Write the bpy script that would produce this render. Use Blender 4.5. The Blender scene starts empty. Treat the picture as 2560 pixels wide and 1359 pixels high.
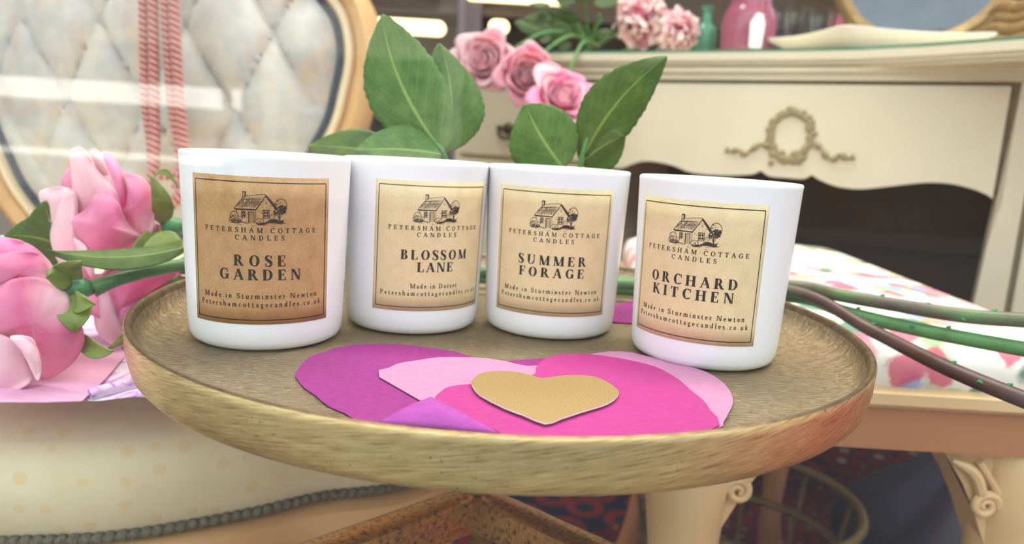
import bpy, bmesh, math, random
from mathutils import Vector, Matrix
PI = math.pi
sc = bpy.context.scene
COL = sc.collection
W, H = 2560, 1359
TZ = 0.50                                   # height of the tray surface above the floor

# ------------------------------------------------------------------ camera
F_PX, PITCH, ROLL = 1800.0, 0.17081, 0.05938
CAM = Vector((0, 0, TZ + 0.09973))
cp, sp_ = math.cos(PITCH), math.sin(PITCH)
FW = Vector((0, cp, -sp_)); R0 = Vector((1, 0, 0)); U0 = Vector((0, sp_, cp))
cr, sr = math.cos(ROLL), math.sin(ROLL)
RT = cr * R0 + sr * U0; UP = -sr * R0 + cr * U0
cam_d = bpy.data.cameras.new('camera'); cam = bpy.data.objects.new('camera', cam_d); COL.objects.link(cam)
M = Matrix.Identity(4)
for i in range(3):
    M[i][0] = RT[i]; M[i][1] = UP[i]; M[i][2] = -FW[i]; M[i][3] = CAM[i]
cam.matrix_world = M
cam_d.sensor_width = 36; cam_d.lens = F_PX / W * 36
cam_d.clip_start = 0.01; cam_d.clip_end = 60
cam_d.dof.use_dof = True; cam_d.dof.focus_distance = 0.31; cam_d.dof.aperture_fstop = 8.5
sc.camera = cam

# ------------------------------------------------------------------ sky, sun, exposure
wd = bpy.data.worlds.new('sky'); sc.world = wd; wd.use_nodes = True
bg = wd.node_tree.nodes['Background']
bg.inputs['Color'].default_value = (0.80, 0.905, 1.0, 1); bg.inputs['Strength'].default_value = 2.85
sun_d = bpy.data.lights.new('sun', 'SUN'); sun_d.energy = 30.0; sun_d.angle = 0.02; sun_d.color = (1, .95, .86)
sun = bpy.data.objects.new('sun', sun_d); COL.objects.link(sun)
sun.rotation_euler = (math.radians(-42), 0, math.radians(12))
def area(name, loc, sx, sy, power, col, rot=(0, 0, 0)):
    d = bpy.data.lights.new(name, 'AREA'); d.shape = 'RECTANGLE'; d.size = sx; d.size_y = sy; d.energy = power; d.color = col
    o = bpy.data.objects.new(name, d); COL.objects.link(o); o.location = loc; o.rotation_euler = rot
area('ceiling_fill', (-0.3, 1.0, 2.53), 1.1, .55, 27, (1, .94, .86))  # unseen fill lamps, added to brighten the chair, dressing table and shop
area('ceiling_fill', (0.9, 0.9, 2.53), 1.1, .55, 27, (1, .94, .86))
area('ceiling_fill', (0.3, 2.6, 2.53), 1.1, .55, 14, (1, .90, .74))
sc.view_settings.view_transform = 'Standard'; sc.view_settings.look = 'None'
sc.view_settings.exposure = 0.18; sc.view_settings.gamma = 1.0; sc.view_settings.use_curve_mapping = False
sc.cycles.use_denoising = True
sc.cycles.max_bounces = 10; sc.cycles.transparent_max_bounces = 16

# ------------------------------------------------------------------ pixel <-> place helpers (used for measuring only)
def ray(x, y): return FW + RT * ((x - W / 2) / F_PX) - UP * ((y - H / 2) / F_PX)
def atz(x, y, z): d = ray(x, y); return CAM + d * ((z - CAM.z) / d.z)
def aty(x, y, Y): d = ray(x, y); return CAM + d * (Y / d.y)

# ------------------------------------------------------------------ materials
def lin(c):
    c /= 255.0
    return c / 12.92 if c <= .04045 else ((c + .055) / 1.055) ** 2.4
def rgb(t): return (lin(t[0]), lin(t[1]), lin(t[2]), 1)
class NT:
    def __init__(s, name):
        s.m = bpy.data.materials.new(name); s.m.use_nodes = True; s.t = s.m.node_tree; s.n = s.t.nodes
        s.b = s.n['Principled BSDF']; s.out = s.n['Material Output']
    def add(s, kind, **kw):
        n = s.n.new(kind)
        for k, v in kw.items():
            if k.startswith('in_'):
                key = k[3:]; key = int(key) if key.isdigit() else key.replace('_', ' ')
                n.inputs[key].default_value = v
            else: setattr(n, k, v)
        return n
    def link(s, a, b): s.t.links.new(a, b)
    def coord(s, kind='Object', scale=(1, 1, 1), rot=(0, 0, 0)):
        tc = s.add('ShaderNodeTexCoord'); mp = s.add('ShaderNodeMapping')
        mp.inputs['Scale'].default_value = scale; mp.inputs['Rotation'].default_value = rot
        s.link(tc.outputs[kind], mp.inputs[0]); return mp.outputs[0]
    def noise(s, vec, scale, detail=4, rough=.55, dist=0):
        n = s.add('ShaderNodeTexNoise'); n.inputs['Scale'].default_value = scale; n.inputs['Detail'].default_value = detail
        n.inputs['Roughness'].default_value = rough; n.inputs['Distortion'].default_value = dist
        s.link(vec, n.inputs['Vector']); return n.outputs['Fac']
    def voro(s, vec, scale, rnd=1.0):
        n = s.add('ShaderNodeTexVoronoi'); n.inputs['Scale'].default_value = scale; n.inputs['Randomness'].default_value = rnd
        s.link(vec, n.inputs['Vector']); return n.outputs['Distance'], n.outputs['Color']
    def ramp(s, fac, stops, interp='LINEAR'):
        n = s.add('ShaderNodeValToRGB'); cr_ = n.color_ramp; cr_.interpolation = interp
        while len(cr_.elements) < len(stops): cr_.elements.new(.5)
        for e, (p, c) in zip(cr_.elements, stops): e.position = p; e.color = rgb(c) if len(c) == 3 else c
        s.link(fac, n.inputs[0]); return n.outputs[0]
    def mix(s, fac, a, b):
        n = s.add('ShaderNodeMix', data_type='RGBA')
        if hasattr(fac, 'is_output'): s.link(fac, n.inputs[0])
        else: n.inputs[0].default_value = fac
        for k, v in ((6, a), (7, b)):
            if isinstance(v, tuple): n.inputs[k].default_value = rgb(v) if len(v) == 3 else v
            else: s.link(v, n.inputs[k])
        return n.outputs[2]
    def math(s, op, a, b=0.0, c=None):
        n = s.add('ShaderNodeMath', operation=op)
        for k, v in ((0, a), (1, b), (2, c)):
            if v is None: continue
            if hasattr(v, 'is_output'): s.link(v, n.inputs[k])
            else: n.inputs[k].default_value = v
        return n.outputs[0]
    def bump(s, h, strength=.3, dist=.001):
        n = s.add('ShaderNodeBump'); n.inputs['Strength'].default_value = strength; n.inputs['Distance'].default_value = dist
        s.link(h, n.inputs['Height']); s.link(n.outputs[0], s.b.inputs['Normal'])
    def base(s, c): 
        if isinstance(c, tuple): s.b.inputs['Base Color'].default_value = rgb(c)
        else: s.link(c, s.b.inputs['Base Color'])
    def set(s, rough=None, metal=None, spec=None, sss=None, trans=None, sheen=None, coat=None):
        i = s.b.inputs
        if rough is not None:
            if hasattr(rough, 'is_output'): s.link(rough, i['Roughness'])
            else: i['Roughness'].default_value = rough
        if metal is not None: i['Metallic'].default_value = metal
        if spec is not None: i['Specular IOR Level'].default_value = spec
        if sss: i['Subsurface Weight'].default_value = sss[0]; i['Subsurface Radius'].default_value = sss[1:4]; i['Subsurface Scale'].default_value = sss[4]
        if trans is not None: i['Transmission Weight'].default_value = trans
        if sheen is not None: i['Sheen Weight'].default_value = sheen
        if coat is not None: i['Coat Weight'].default_value = coat

def plain(name, c, rough=.5, metal=0, c2=None, scale=30, bump=None, spec=.5, kind='Object', stretch=(1, 1, 1)):
    s = NT(name); s.set(rough=rough, metal=metal, spec=spec)
    v = s.coord(kind, stretch)
    if c2: s.base(s.ramp(s.noise(v, scale), [(.3, c), (.7, c2)]))
    else:
        s.base(c)
    if bump: s.bump(s.noise(v, bump[0], 6), bump[1], bump[2] if len(bump) > 2 else .001)
    return s.m

MT = {}
MT['jar'] = plain('white_glass', (246, 246, 246), .28, c2=(243, 244, 247), scale=8)
MT['wax'] = plain('cream_wax', (238, 228, 205), .5, c2=(230, 220, 198), scale=40)
MT['wick'] = plain('wick_cotton', (225, 215, 195), .9, c2=(200, 190, 170), scale=400)
def kraft(name, a, b):
    s = NT(name); v = s.coord('Object'); s.set(rough=.75, spec=.25)
    f1 = s.noise(v, 900, 4, .7); f2 = s.noise(v, 120, 5, .6)
    s.base(s.mix(.5, s.ramp(f1, [(.35, a), (.65, b)]), s.ramp(f2, [(.35, a), (.65, b)])))
    s.bump(f1, .15, .0003); return s.m
MT['kraft'] = kraft('kraft_paper', (220, 194, 146), (236, 214, 170))
MT['kraft_shaded'] = kraft('shaded_kraft_paper', (174, 130, 82), (200, 158, 110))  # shade over the left candle's label, put into the paper colour
MT['ink'] = plain('black_ink', (38, 31, 26), .7, c2=(58, 48, 40), scale=700, spec=.2)
MT['ink_soft'] = plain('brown_black_ink', (66, 52, 42), .7, c2=(50, 40, 33), scale=500, spec=.2)
# brass
def brass(name, tint=(212, 182, 122), dark=(118, 96, 66), hi=(246, 224, 168), streak=True):
    s = NT(name); s.set(metal=.9, spec=.5)
    if streak:
        v = s.coord('UV', (1, 1, 1), (0, 0, .16))
        mp = s.add('ShaderNodeMapping'); mp.inputs['Scale'].default_value = (70, 1500, 1); s.link(v, mp.inputs[0])
        f = s.noise(mp.outputs[0], 1.0, 6, .7)
        w = s.coord('Object'); g = s.noise(w, 14, 3)
        p = s.noise(w, 700, 3, .6); pm = s.math('GREATER_THAN', p, .66); zone = s.math('GREATER_THAN', s.noise(w, 24, 2), .56)
        col = s.ramp(f, [(.30, dark), (.46, tint), (.62, hi)])
        col = s.mix(s.math('MULTIPLY', g, .35), col, (150, 118, 70))
        col = s.mix(s.math('MULTIPLY', s.math('MULTIPLY', pm, zone), .8), col, (60, 46, 30))
        s.base(col); s.set(rough=s.math('MULTIPLY_ADD', f, .2, .20)); s.bump(f, .4, .0005)
    else:
        v = s.coord('Object', (1, 1, 1)); f = s.noise(v, 420, 6, .7, .6); g = s.noise(v, 10, 4)
        mp = s.coord('Object', (1, 5, 1)); q = s.noise(mp, 160, 5, .7)
        col = s.ramp(q, [(.3, (116, 98, 72)), (.7, (204, 184, 150))])
        col = s.mix(s.math('MULTIPLY', g, .5), col, (138, 120, 92))
        s.base(col); s.set(rough=s.math('MULTIPLY_ADD', g, .18, .17)); s.bump(s.math('ADD', f, s.math('MULTIPLY', q, .8)), .7, .0016)
    return s.m
MT['brass_lip'] = plain('dark_reflection_brass_lip', (104, 84, 62), .42, .8, c2=(140, 116, 84), scale=160, bump=(500, .3, .0005))  # the lip's reflection of the dark shop is put into its colour
MT['brass_rim'] = brass('brushed_brass'); MT['brass_top'] = brass('antique_brass_top', streak=False)
def patina():
    s = NT('mottled_bronze'); v = s.coord('Object'); s.set(metal=.85, rough=.26)
    s.base(s.ramp(s.noise(v, 330, 8, .75), [(.38, (96, 78, 56)), (.47, (176, 136, 80)), (.64, (204, 160, 100))]))
    s.bump(s.noise(v, 300, 5), .2, .0005); return s.m
MT['bronze'] = patina()
def paper(name, a, b, trans=0):
    s = NT(name); v = s.coord('Object', (1, 3, 1)); s.set(rough=.85, spec=.2)
    s.base(s.ramp(s.noise(v, 220, 6, .7), [(.35, a), (.65, b)])); s.bump(s.noise(s.coord('Object'), 60, 4), .12, .001)
    return s.m
MT['magenta'] = paper('magenta_tissue', (136, 42, 114), (150, 54, 126))
MT['violet'] = paper('violet_tissue_back', (158, 66, 152), (170, 80, 164))
MT['palepink'] = paper('pale_pink_tissue', (184, 124, 158), (194, 136, 170))
MT['hotpink'] = paper('hot_pink_tissue', (168, 50, 122), (178, 60, 132))
MT['pinksheet'] = paper('light_pink_sheet', (224, 164, 198), (232, 176, 206))
def goldcard():
    s = NT('gold_card'); v = s.coord('Object'); f = s.noise(v, 1500, 3, .7); s.set(rough=.5, metal=.25)
    s.base(s.ramp(f, [(.35, (144, 116, 66)), (.65, (174, 146, 94))])); s.bump(f, .3, .0004); return s.m
MT['goldcard'] = goldcard(); MT['whitecard'] = plain('white_card_edge', (245, 238, 232), .7, c2=(238, 230, 226), scale=300)
def tissue_pattern():
    s = NT('lilac_print_tissue'); v = s.coord('Object'); s.set(rough=.85)
    d, c = s.voro(v, 70); f = s.noise(v, 60, 5, .6, 1.5)
    s.base(s.ramp(f, [(.40, (238, 226, 240)), (.52, (226, 190, 226)), (.62, (176, 96, 196))])); return s.m
MT['lilac'] = tissue_pattern()
def petalmat(name, base, mid, edge, back=None):
    s = NT(name); a = s.add('ShaderNodeTexCoord'); sep = s.add('ShaderNodeSeparateXYZ'); s.link(a.outputs['UV'], sep.inputs[0])
    mp = s.coord('UV', (9, 1.2, 1)); n = s.noise(mp, 2.2, 5, .6); n2 = s.noise(s.coord('Object'), 28, 3)
    f = s.math('ADD', sep.outputs[1], s.math('MULTIPLY_ADD', n, .35, -.17)); f = s.math('ADD', f, s.math('MULTIPLY_ADD', n2, .5, -.25))
    s.base(s.ramp(f, [(.08, base), (.5, mid), (.95, edge)])); s.set(rough=.55, spec=.25, sheen=.2, sss=(.25, .01, .004, .004, .6))
    s.bump(n, .12, .001); return s.m
MT['petal_pink'] = petalmat('rose_petal_pink', (234, 176, 184), (214, 102, 142), (226, 136, 166))
MT['petal_blush'] = petalmat('rose_petal_blush', (236, 160, 180), (232, 156, 176), (244, 196, 204))
MT['petal_deep'] = petalmat('rose_petal_deep_pink', (226, 92, 146), (220, 84, 140), (238, 150, 186))
MT['petal_warm'] = petalmat('rose_petal_warm', (214, 96, 124), (226, 112, 142), (240, 176, 190))
MT['peony'] = petalmat('peony_petal', (206, 84, 116), (226, 140, 160), (244, 214, 206))
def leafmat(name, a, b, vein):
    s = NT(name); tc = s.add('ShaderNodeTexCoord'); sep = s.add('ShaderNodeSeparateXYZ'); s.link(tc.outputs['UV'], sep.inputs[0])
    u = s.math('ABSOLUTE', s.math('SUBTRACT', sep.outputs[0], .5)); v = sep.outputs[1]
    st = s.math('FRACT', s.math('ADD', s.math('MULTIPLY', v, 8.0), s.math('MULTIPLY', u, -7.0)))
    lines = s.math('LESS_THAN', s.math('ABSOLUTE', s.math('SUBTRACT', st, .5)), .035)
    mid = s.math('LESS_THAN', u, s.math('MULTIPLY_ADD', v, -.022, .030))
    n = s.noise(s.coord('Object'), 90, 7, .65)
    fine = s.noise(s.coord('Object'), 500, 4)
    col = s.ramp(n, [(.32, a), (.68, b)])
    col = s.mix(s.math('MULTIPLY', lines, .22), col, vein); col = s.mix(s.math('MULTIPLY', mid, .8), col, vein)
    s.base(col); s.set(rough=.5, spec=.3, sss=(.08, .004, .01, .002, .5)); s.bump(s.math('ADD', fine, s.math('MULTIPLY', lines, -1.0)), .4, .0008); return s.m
MT['leaf'] = leafmat('rose_leaf', (72, 104, 50), (104, 134, 72), (150, 172, 96))
MT['leaf_dark'] = leafmat('dark_rose_leaf', (58, 80, 28), (86, 106, 42), (128, 146, 68))
MT['leaf_bg'] = leafmat('bouquet_leaf', (40, 62, 34), (70, 92, 44), (120, 130, 60))  # dark green of the bouquet leaves
def stemmat(name, a, b, c, sc_=40):
    s = NT(name); v = s.coord('Object', (.35, 1, 1)); s.set(rough=.4, spec=.4)
    s.base(s.ramp(s.noise(v, sc_, 4, .6, .4), [(.35, a), (.52, b), (.68, c)])); s.bump(s.noise(v, 200, 3), .1, .0005); return s.m
MT['stem'] = stemmat('green_stem', (72, 118, 62), (92, 146, 82), (70, 108, 52))
MT['stem_olive'] = stemmat('olive_stem', (88, 132, 70), (98, 104, 74), (96, 78, 68))
MT['stem_dark'] = stemmat('dark_brown_stem', (74, 48, 44), (88, 60, 54), (66, 52, 40))
def stem2():
    s = NT('stem_turning_brown'); v = s.coord('Object'); s.set(rough=.4, spec=.4); sep = s.add('ShaderNodeSeparateXYZ'); s.link(v, sep.inputs[0]); n = s.noise(v, 40, 4)
    f = s.ramp(s.math('ADD', sep.outputs[0], s.math('MULTIPLY_ADD', n, .08, -.04)), [(.0, (0, 0, 0)), (.16, (0, 0, 0)), (.2, (255, 255, 255))])
    s.base(s.mix(f, s.ramp(n, [(.35, (66, 112, 58)), (.65, (96, 144, 84))]), s.ramp(n, [(.35, (74, 48, 44)), (.65, (92, 64, 56))]))); return s.m
MT['stem_two'] = stem2()
MT['hip'] = stemmat('rose_hip_green', (50, 108, 70), (72, 134, 88), (62, 118, 66), 60)
MT['sepal'] = stemmat('sepal_green', (108, 124, 52), (130, 146, 66), (92, 106, 44), 60)
# chair
def damask():
    s = NT('cream_spotted_damask'); uv = s.coord('UV', (1, 1, 1)); s.set(rough=.75, spec=.3, sheen=.3)
    d, c = s.voro(uv, 60, .34); m = s.math('LESS_THAN', d, .24)
    wv = s.add('ShaderNodeTexWave'); wv.inputs['Scale'].default_value = 500; s.link(uv, wv.inputs[0])
    n = s.noise(uv, 30, 3)
    col = s.ramp(n, [(.3, (224, 210, 170)), (.7, (230, 218, 182))])
    spot = s.mix(wv.outputs['Fac'], (222, 196, 142), (232, 208, 160))
    s.base(s.mix(s.math('MULTIPLY', m, .85), col, spot)); s.bump(s.math('ADD', s.math('MULTIPLY', m, .5), s.noise(uv, 900, 2)), .15, .0008); return s.m
MT['damask'] = damask()
def toile():
    s = NT('faded_patterned_linen'); v = s.coord('Object'); s.set(rough=.85, sheen=.2)
    a = s.ramp(s.noise(v, 9, 5, .6, .8), [(.35, (208, 204, 190)), (.47, (186, 186, 182)), (.58, (198, 170, 144)), (.72, (152, 140, 124))])
    b = s.ramp(s.noise(v, 22, 4, .6), [(.42, (210, 206, 194)), (.56, (180, 180, 182)), (.7, (200, 182, 158))])
    s.base(s.mix(.5, a, b)); s.bump(s.noise(v, 500, 3), .15, .0008); return s.m
MT['toile'] = toile()
MT['wood_gold'] = plain('honey_wood', (196, 148, 92), .35, c2=(218, 176, 122), scale=12, bump=(60, .08), stretch=(1, 1, .2))
MT['wood_pale'] = plain('pale_gilt_moulding', (232, 212, 178), .4, c2=(222, 198, 158), scale=20)
MT['braid'] = plain('grey_green_braid', (78, 76, 64), .8, c2=(120, 110, 84), scale=420, bump=(500, .4))
MT['braid_blue'] = plain('slate_braid', (52, 60, 72), .8, c2=(86, 94, 104), scale=200, bump=(500, .4))
MT['button'] = plain('fabric_button', (176, 172, 168), .8, c2=(160, 156, 154), scale=80)
def ropemat():
    s = NT('red_white_cord'); uv = s.coord('UV', (1, 1, 1)); sep = s.add('ShaderNodeSeparateXYZ'); s.link(uv, sep.inputs[0])
    st = s.math('FRACT', s.math('ADD', s.math('MULTIPLY', sep.outputs[1], 135.0), s.math('MULTIPLY', sep.outputs[0], 2.0)))
    m = s.math('LESS_THAN', s.math('ABSOLUTE', s.math('SUBTRACT', st, .5)), .2)
    s.base(s.mix(s.math('MULTIPLY', m, .8), (150, 62, 60), (222, 176, 166))); s.set(rough=.7, sheen=.3)
    s.bump(s.math('ABSOLUTE', s.math('SUBTRACT', st, .5)), .6, .002); return s.m
MT['rope'] = ropemat()
# dresser
MT['cream'] = plain('cream_paint', (214, 204, 174), .4, c2=(222, 212, 184), scale=5, bump=(40, .05))
MT['cream_dk'] = plain('olive_gilding', (138, 124, 86), .5, c2=(160, 144, 104), scale=120, bump=(160, .3))
MT['groove'] = plain('olive_groove_paint', (112, 98, 66), .6, c2=(128, 112, 78), scale=60)
MT['recess'] = plain('dark_oak_panel', (70, 52, 36), .45, c2=(84, 66, 48), scale=14, stretch=(.3, 1, 1))
MT['handle'] = plain('dark_brass_handle', (70, 58, 40), .4, .7, c2=(90, 76, 52), scale=200)
def glassmat(name, col, rough=.03, ior=1.45, tr=1.0):
    s = NT(name); s.base(col); s.set(rough=rough, trans=tr); s.b.inputs['IOR'].default_value = ior
    n = s.noise(s.coord('Object'), 20, 2); s.set(rough=s.math('MULTIPLY_ADD', n, .04, rough)); return s.m
MT['glass_green'] = plain('green_glass_edge', (58, 108, 84), .12, c2=(70, 124, 98), scale=30)
MT['glass_face'] = plain('glass_over_cream', (214, 208, 178), .08, c2=(210, 206, 176), scale=5); MT['bottle_green'] = glassmat('green_bottle_glass', (110, 180, 145), .05, 1.45, .55); MT['glass_pink'] = glassmat('plum_glass', (188, 108, 132), .06, 1.45, .45)
MT['glass_clear'] = glassmat('clear_glass', (235, 240, 240)); MT['china'] = plain('white_china', (232, 228, 214), .2, c2=(238, 234, 222), scale=10)
MT['paper_tag'] = plain('white_tag', (238, 236, 234), .7, c2=(228, 226, 224), scale=60)
MT['plum'] = plain('plum_card', (152, 74, 104), .5, c2=(166, 88, 118), scale=30)
MT['giltframe'] = plain('worn_gilt', (122, 98, 60), .5, .3, c2=(156, 128, 84), scale=60, bump=(150, .3))
MT['mirror'] = plain('mirror_silver', (235, 238, 240), .02, 1.0, c2=(230, 234, 236), scale=3)
MT['wicker'] = plain('brown_jute', (110, 84, 48), .9, c2=(150, 120, 76), scale=200, bump=(400, .5, .003))
MT['stool_wood'] = plain('tan_painted_wood', (168, 112, 72), .38, c2=(188, 134, 92), scale=6, bump=(50, .05), stretch=(.2, 1, 1))
MT['stool_cream'] = plain('cream_stool_paint', (216, 180, 128), .4, c2=(226, 196, 148), scale=10)
def floral():
    s = NT('floral_cotton_print'); v0 = s.coord('Object'); s.set(rough=.8, spec=.25)
    nz = s.add('ShaderNodeTexNoise'); nz.inputs['Scale'].default_value = 34; nz.inputs['Detail'].default_value = 5; s.link(v0, nz.inputs['Vector'])
    off = s.add('ShaderNodeVectorMath', operation='MULTIPLY_ADD'); s.link(nz.outputs['Color'], off.inputs[0]); off.inputs[1].default_value = (.036, .036, .036); s.link(v0, off.inputs[2])
    col = (242, 236, 226)
    lay = [(13, .40, .40, (146, 176, 122), (2.1, .3)), (18, .36, .45, (166, 146, 112), (.7, 5.2)), (22, .38, .45, (64, 124, 100), (4.4, 1.7)),
           (26, .32, .68, (146, 166, 220), (7.7, 2.9)), (11, .48, .42, (236, 168, 182), (3.3, 8.1)), (29, .38, .45, (214, 88, 116), (3.9, 8.7)), (21, .30, .60, (240, 226, 184), (9.3, 4.1)), (19, .28, .6, (226, 130, 150), (5.3, 6.1))]
    for scl, thr, gate, c, o in lay:
        mp = s.add('ShaderNodeMapping'); mp.inputs['Location'].default_value = (o[0], o[1], 0); mp.inputs['Scale'].default_value = (1, 1, 1); s.link(off.outputs[0], mp.inputs[0])
        d, cc = s.voro(mp.outputs[0], scl); sep = s.add('ShaderNodeSeparateColor'); s.link(cc, sep.inputs[0])
        ed = s.ramp(s.math('SUBTRACT', d, thr - .06), [(.0, (255, 255, 255)), (.09, (0, 0, 0))])
        m = s.math('MULTIPLY', ed, s.math('GREATER_THAN', sep.outputs[0], gate))
        col = s.mix(s.math('MULTIPLY', m, .85), col, c)
    s.base(col); s.bump(s.noise(v0, 700, 2), .12, .0006); return s.m
MT['floral'] = floral()
def carpet():
    s = NT('red_persian_carpet'); v = s.coord('Object', (1, 1, 1), (0, 0, .5)); s.set(rough=.95, spec=.1)
    d, c = s.voro(v, 14, .25); d2, c2 = s.voro(v, 44, .6)
    col = s.ramp(d2, [(.14, (112, 84, 66)), (.22, (22, 20, 36)), (.38, (74, 14, 20)), (.6, (52, 10, 16))], 'CONSTANT')
    rng = s.ramp(d, [(.10, (120, 96, 76)), (.16, (20, 20, 36)), (.30, (84, 20, 22)), (.5, (18, 16, 30))], 'CONSTANT')
    s.base(s.mix(s.math('GREATER_THAN', s.noise(v, 2.3, 2), .52), col, rng)); s.bump(s.noise(v, 400, 3), .4, .003); return s.m
MT['carpet'] = carpet()
MT['boards'] = plain('dark_floorboards', (74, 52, 36), .5, c2=(96, 70, 48), scale=8, stretch=(1, .1, 1))
MT['wall'] = plain('dim_taupe_wall', (112, 98, 80), .9, c2=(122, 108, 90), scale=3)
MT['ceiling'] = plain('off_white_ceiling', (226, 222, 214), .9, c2=(220, 216, 208), scale=3)
MT['shelf_dark'] = plain('dark_shelf_wood', (58, 44, 34), .5, c2=(72, 56, 44), scale=6, stretch=(.2, 1, 1))
MT['mauve'] = plain('mauve_grey_paint', (116, 106, 118), .7, c2=(98, 90, 104), scale=3)
MT['riser'] = plain('cream_riser_paint', (236, 222, 190), .5, c2=(228, 214, 182), scale=6)
MT['red_paint'] = plain('red_gloss_paint', (238, 66, 54), .45, c2=(228, 56, 48), scale=6)
MT['purple_cloth'] = plain('dark_purple_cloth', (26, 22, 38), .7, c2=(38, 32, 50), scale=12, bump=(20, .3, .01))
MT['wire'] = plain('aged_brass_wire', (104, 84, 52), .45, .5, c2=(124, 102, 66), scale=60)
MT['stone'] = plain('pale_render', (116, 112, 106), .9, c2=(106, 102, 98), scale=2)
MT['brick'] = plain('brown_brick', (46, 38, 33), .9, c2=(38, 31, 27), scale=6)
MT['asphalt'] = plain('dark_asphalt', (44, 44, 46), .9, c2=(36, 36, 38), scale=9)
MT['paving'] = plain('grey_paving', (112, 113, 115), .9, c2=(102, 103, 105), scale=5)
MT['white_paint'] = plain('white_gloss', (244, 244, 240), .4, c2=(238, 238, 234), scale=6)
MT['dark_pane'] = plain('dark_window_glass', (46, 50, 56), .1, c2=(56, 60, 66), scale=2)
def emis(name, col, st):
    s = NT(name); e = s.b.inputs; e['Base Color'].default_value = rgb(col); e['Emission Color'].default_value = rgb(col); e['Emission Strength'].default_value = st
    n = s.noise(s.coord('Object'), 3, 1); s.link(s.math('MULTIPLY_ADD', n, .1, st), e['Emission Strength']); return s.m
MT['led'] = emis('warm_led', (255, 236, 176), 2.6); MT['panel'] = emis('fill_panel_diffuser', (255, 240, 214), 3.0)
def pane():
    s = NT('shop_window_glass'); s.n.remove(s.b)
    t = s.add('ShaderNodeBsdfTransparent'); g = s.add('ShaderNodeBsdfGlossy'); g.inputs['Roughness'].default_value = .012
    t.inputs['Color'].default_value = (.985, .995, .99, 1)
    lw = s.add('ShaderNodeLayerWeight'); lw.inputs['Blend'].default_value = .5
    f = s.math('MULTIPLY_ADD', s.math('POWER', lw.outputs['Facing'], 5.0), .96, .036)
    m = s.add('ShaderNodeMixShader'); s.link(f, m.inputs[0]); s.link(t.outputs[0], m.inputs[1]); s.link(g.outputs[0], m.inputs[2])
    s.link(m.outputs[0], s.out.inputs[0]); return s.m
MT['pane'] = pane()

# ------------------------------------------------------------------ mesh helpers
def new(): return bmesh.new()
def build(name, bm, mat, parent=None, smooth=True, normals=True):
    if normals: bmesh.ops.recalc_face_normals(bm, faces=bm.faces)
    me = bpy.data.meshes.new(name); bm.to_mesh(me); bm.free()
    for m in (mat if isinstance(mat, (list, tuple)) else [mat]): me.materials.append(m)
    if smooth:
        for p in me.polygons: p.use_smooth = True
        try: me.set_sharp_from_angle(angle=math.radians(40))
        except Exception: pass
    o = bpy.data.objects.new(name, me); COL.objects.link(o)
    if parent: o.parent = parent
    return o
def tag(o, label=None, cat=None, group=None, kind=None):
    if label: o['label'] = label
    if cat: o['category'] = cat
    if group: o['group'] = group
    if kind: o['kind'] = kind
    return o
def thing(name, label, cat, loc=(0, 0, 0), rz=0, group=None):
    o = bpy.data.objects.new(name, None); COL.objects.link(o); o.location = loc; o.rotation_euler = (0, 0, rz); o.empty_display_size = .02
    return tag(o, label, cat, group)
def struct(name, bm, m, label=None, smooth=False, parent=None):
    o = build(name, bm, m, parent, smooth)
    return tag(o, label, None, None, 'structure')
def solid(o, t, off=0):
    m = o.modifiers.new('thickness', 'SOLIDIFY'); m.thickness = t; m.offset = off; return o
def subsurf(o, n=1):
    m = o.modifiers.new('smooth', 'SUBSURF'); m.levels = n; m.render_levels = n; return o
def box(bm, x0, x1, y0, y1, z0, z1, mi=0, bev=0):
    vs = [bm.verts.new((x, y, z)) for z in (z0, z1) for y in (y0, y1) for x in (x0, x1)]
    fs = []
    for q in ((0, 1, 3, 2), (4, 6, 7, 5), (0, 4, 5, 1), (2, 3, 7, 6), (0, 2, 6, 4), (1, 5, 7, 3)):
        f = bm.faces.new([vs[i] for i in q]); f.material_index = mi; fs.append(f)
    if bev:
        es = set(e for f in fs for e in f.edges)
        bmesh.ops.bevel(bm, geom=list(es), offset=bev, segments=2, affect='EDGES', profile=.5)
def catmull(pts, n=8, closed=False):
    P = [Vector(p) for p in pts]; out = []; N = len(P)
    rng = range(N) if closed else range(N - 1)
    for i in rng:
        if closed: a, b, c, d = P[(i - 1) % N], P[i], P[(i + 1) % N], P[(i + 2) % N]
        else: a, b, c, d = P[max(i - 1, 0)], P[i], P[i + 1], P[min(i + 2, N - 1)]
        for k in range(n):
            t = k / n
            out.append(.5 * ((2 * b) + (c - a) * t + (2 * a - 5 * b + 4 * c - d) * t * t + (3 * b - a - 3 * c + d) * t ** 3))
    if not closed: out.append(P[-1].copy())
    return out
def interp(vals, n):
    out = []
    for i in range(len(vals) - 1):
        for k in range(n): out.append(vals[i] + (vals[i + 1] - vals[i]) * k / n)
    return out + [vals[-1]]
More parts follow.
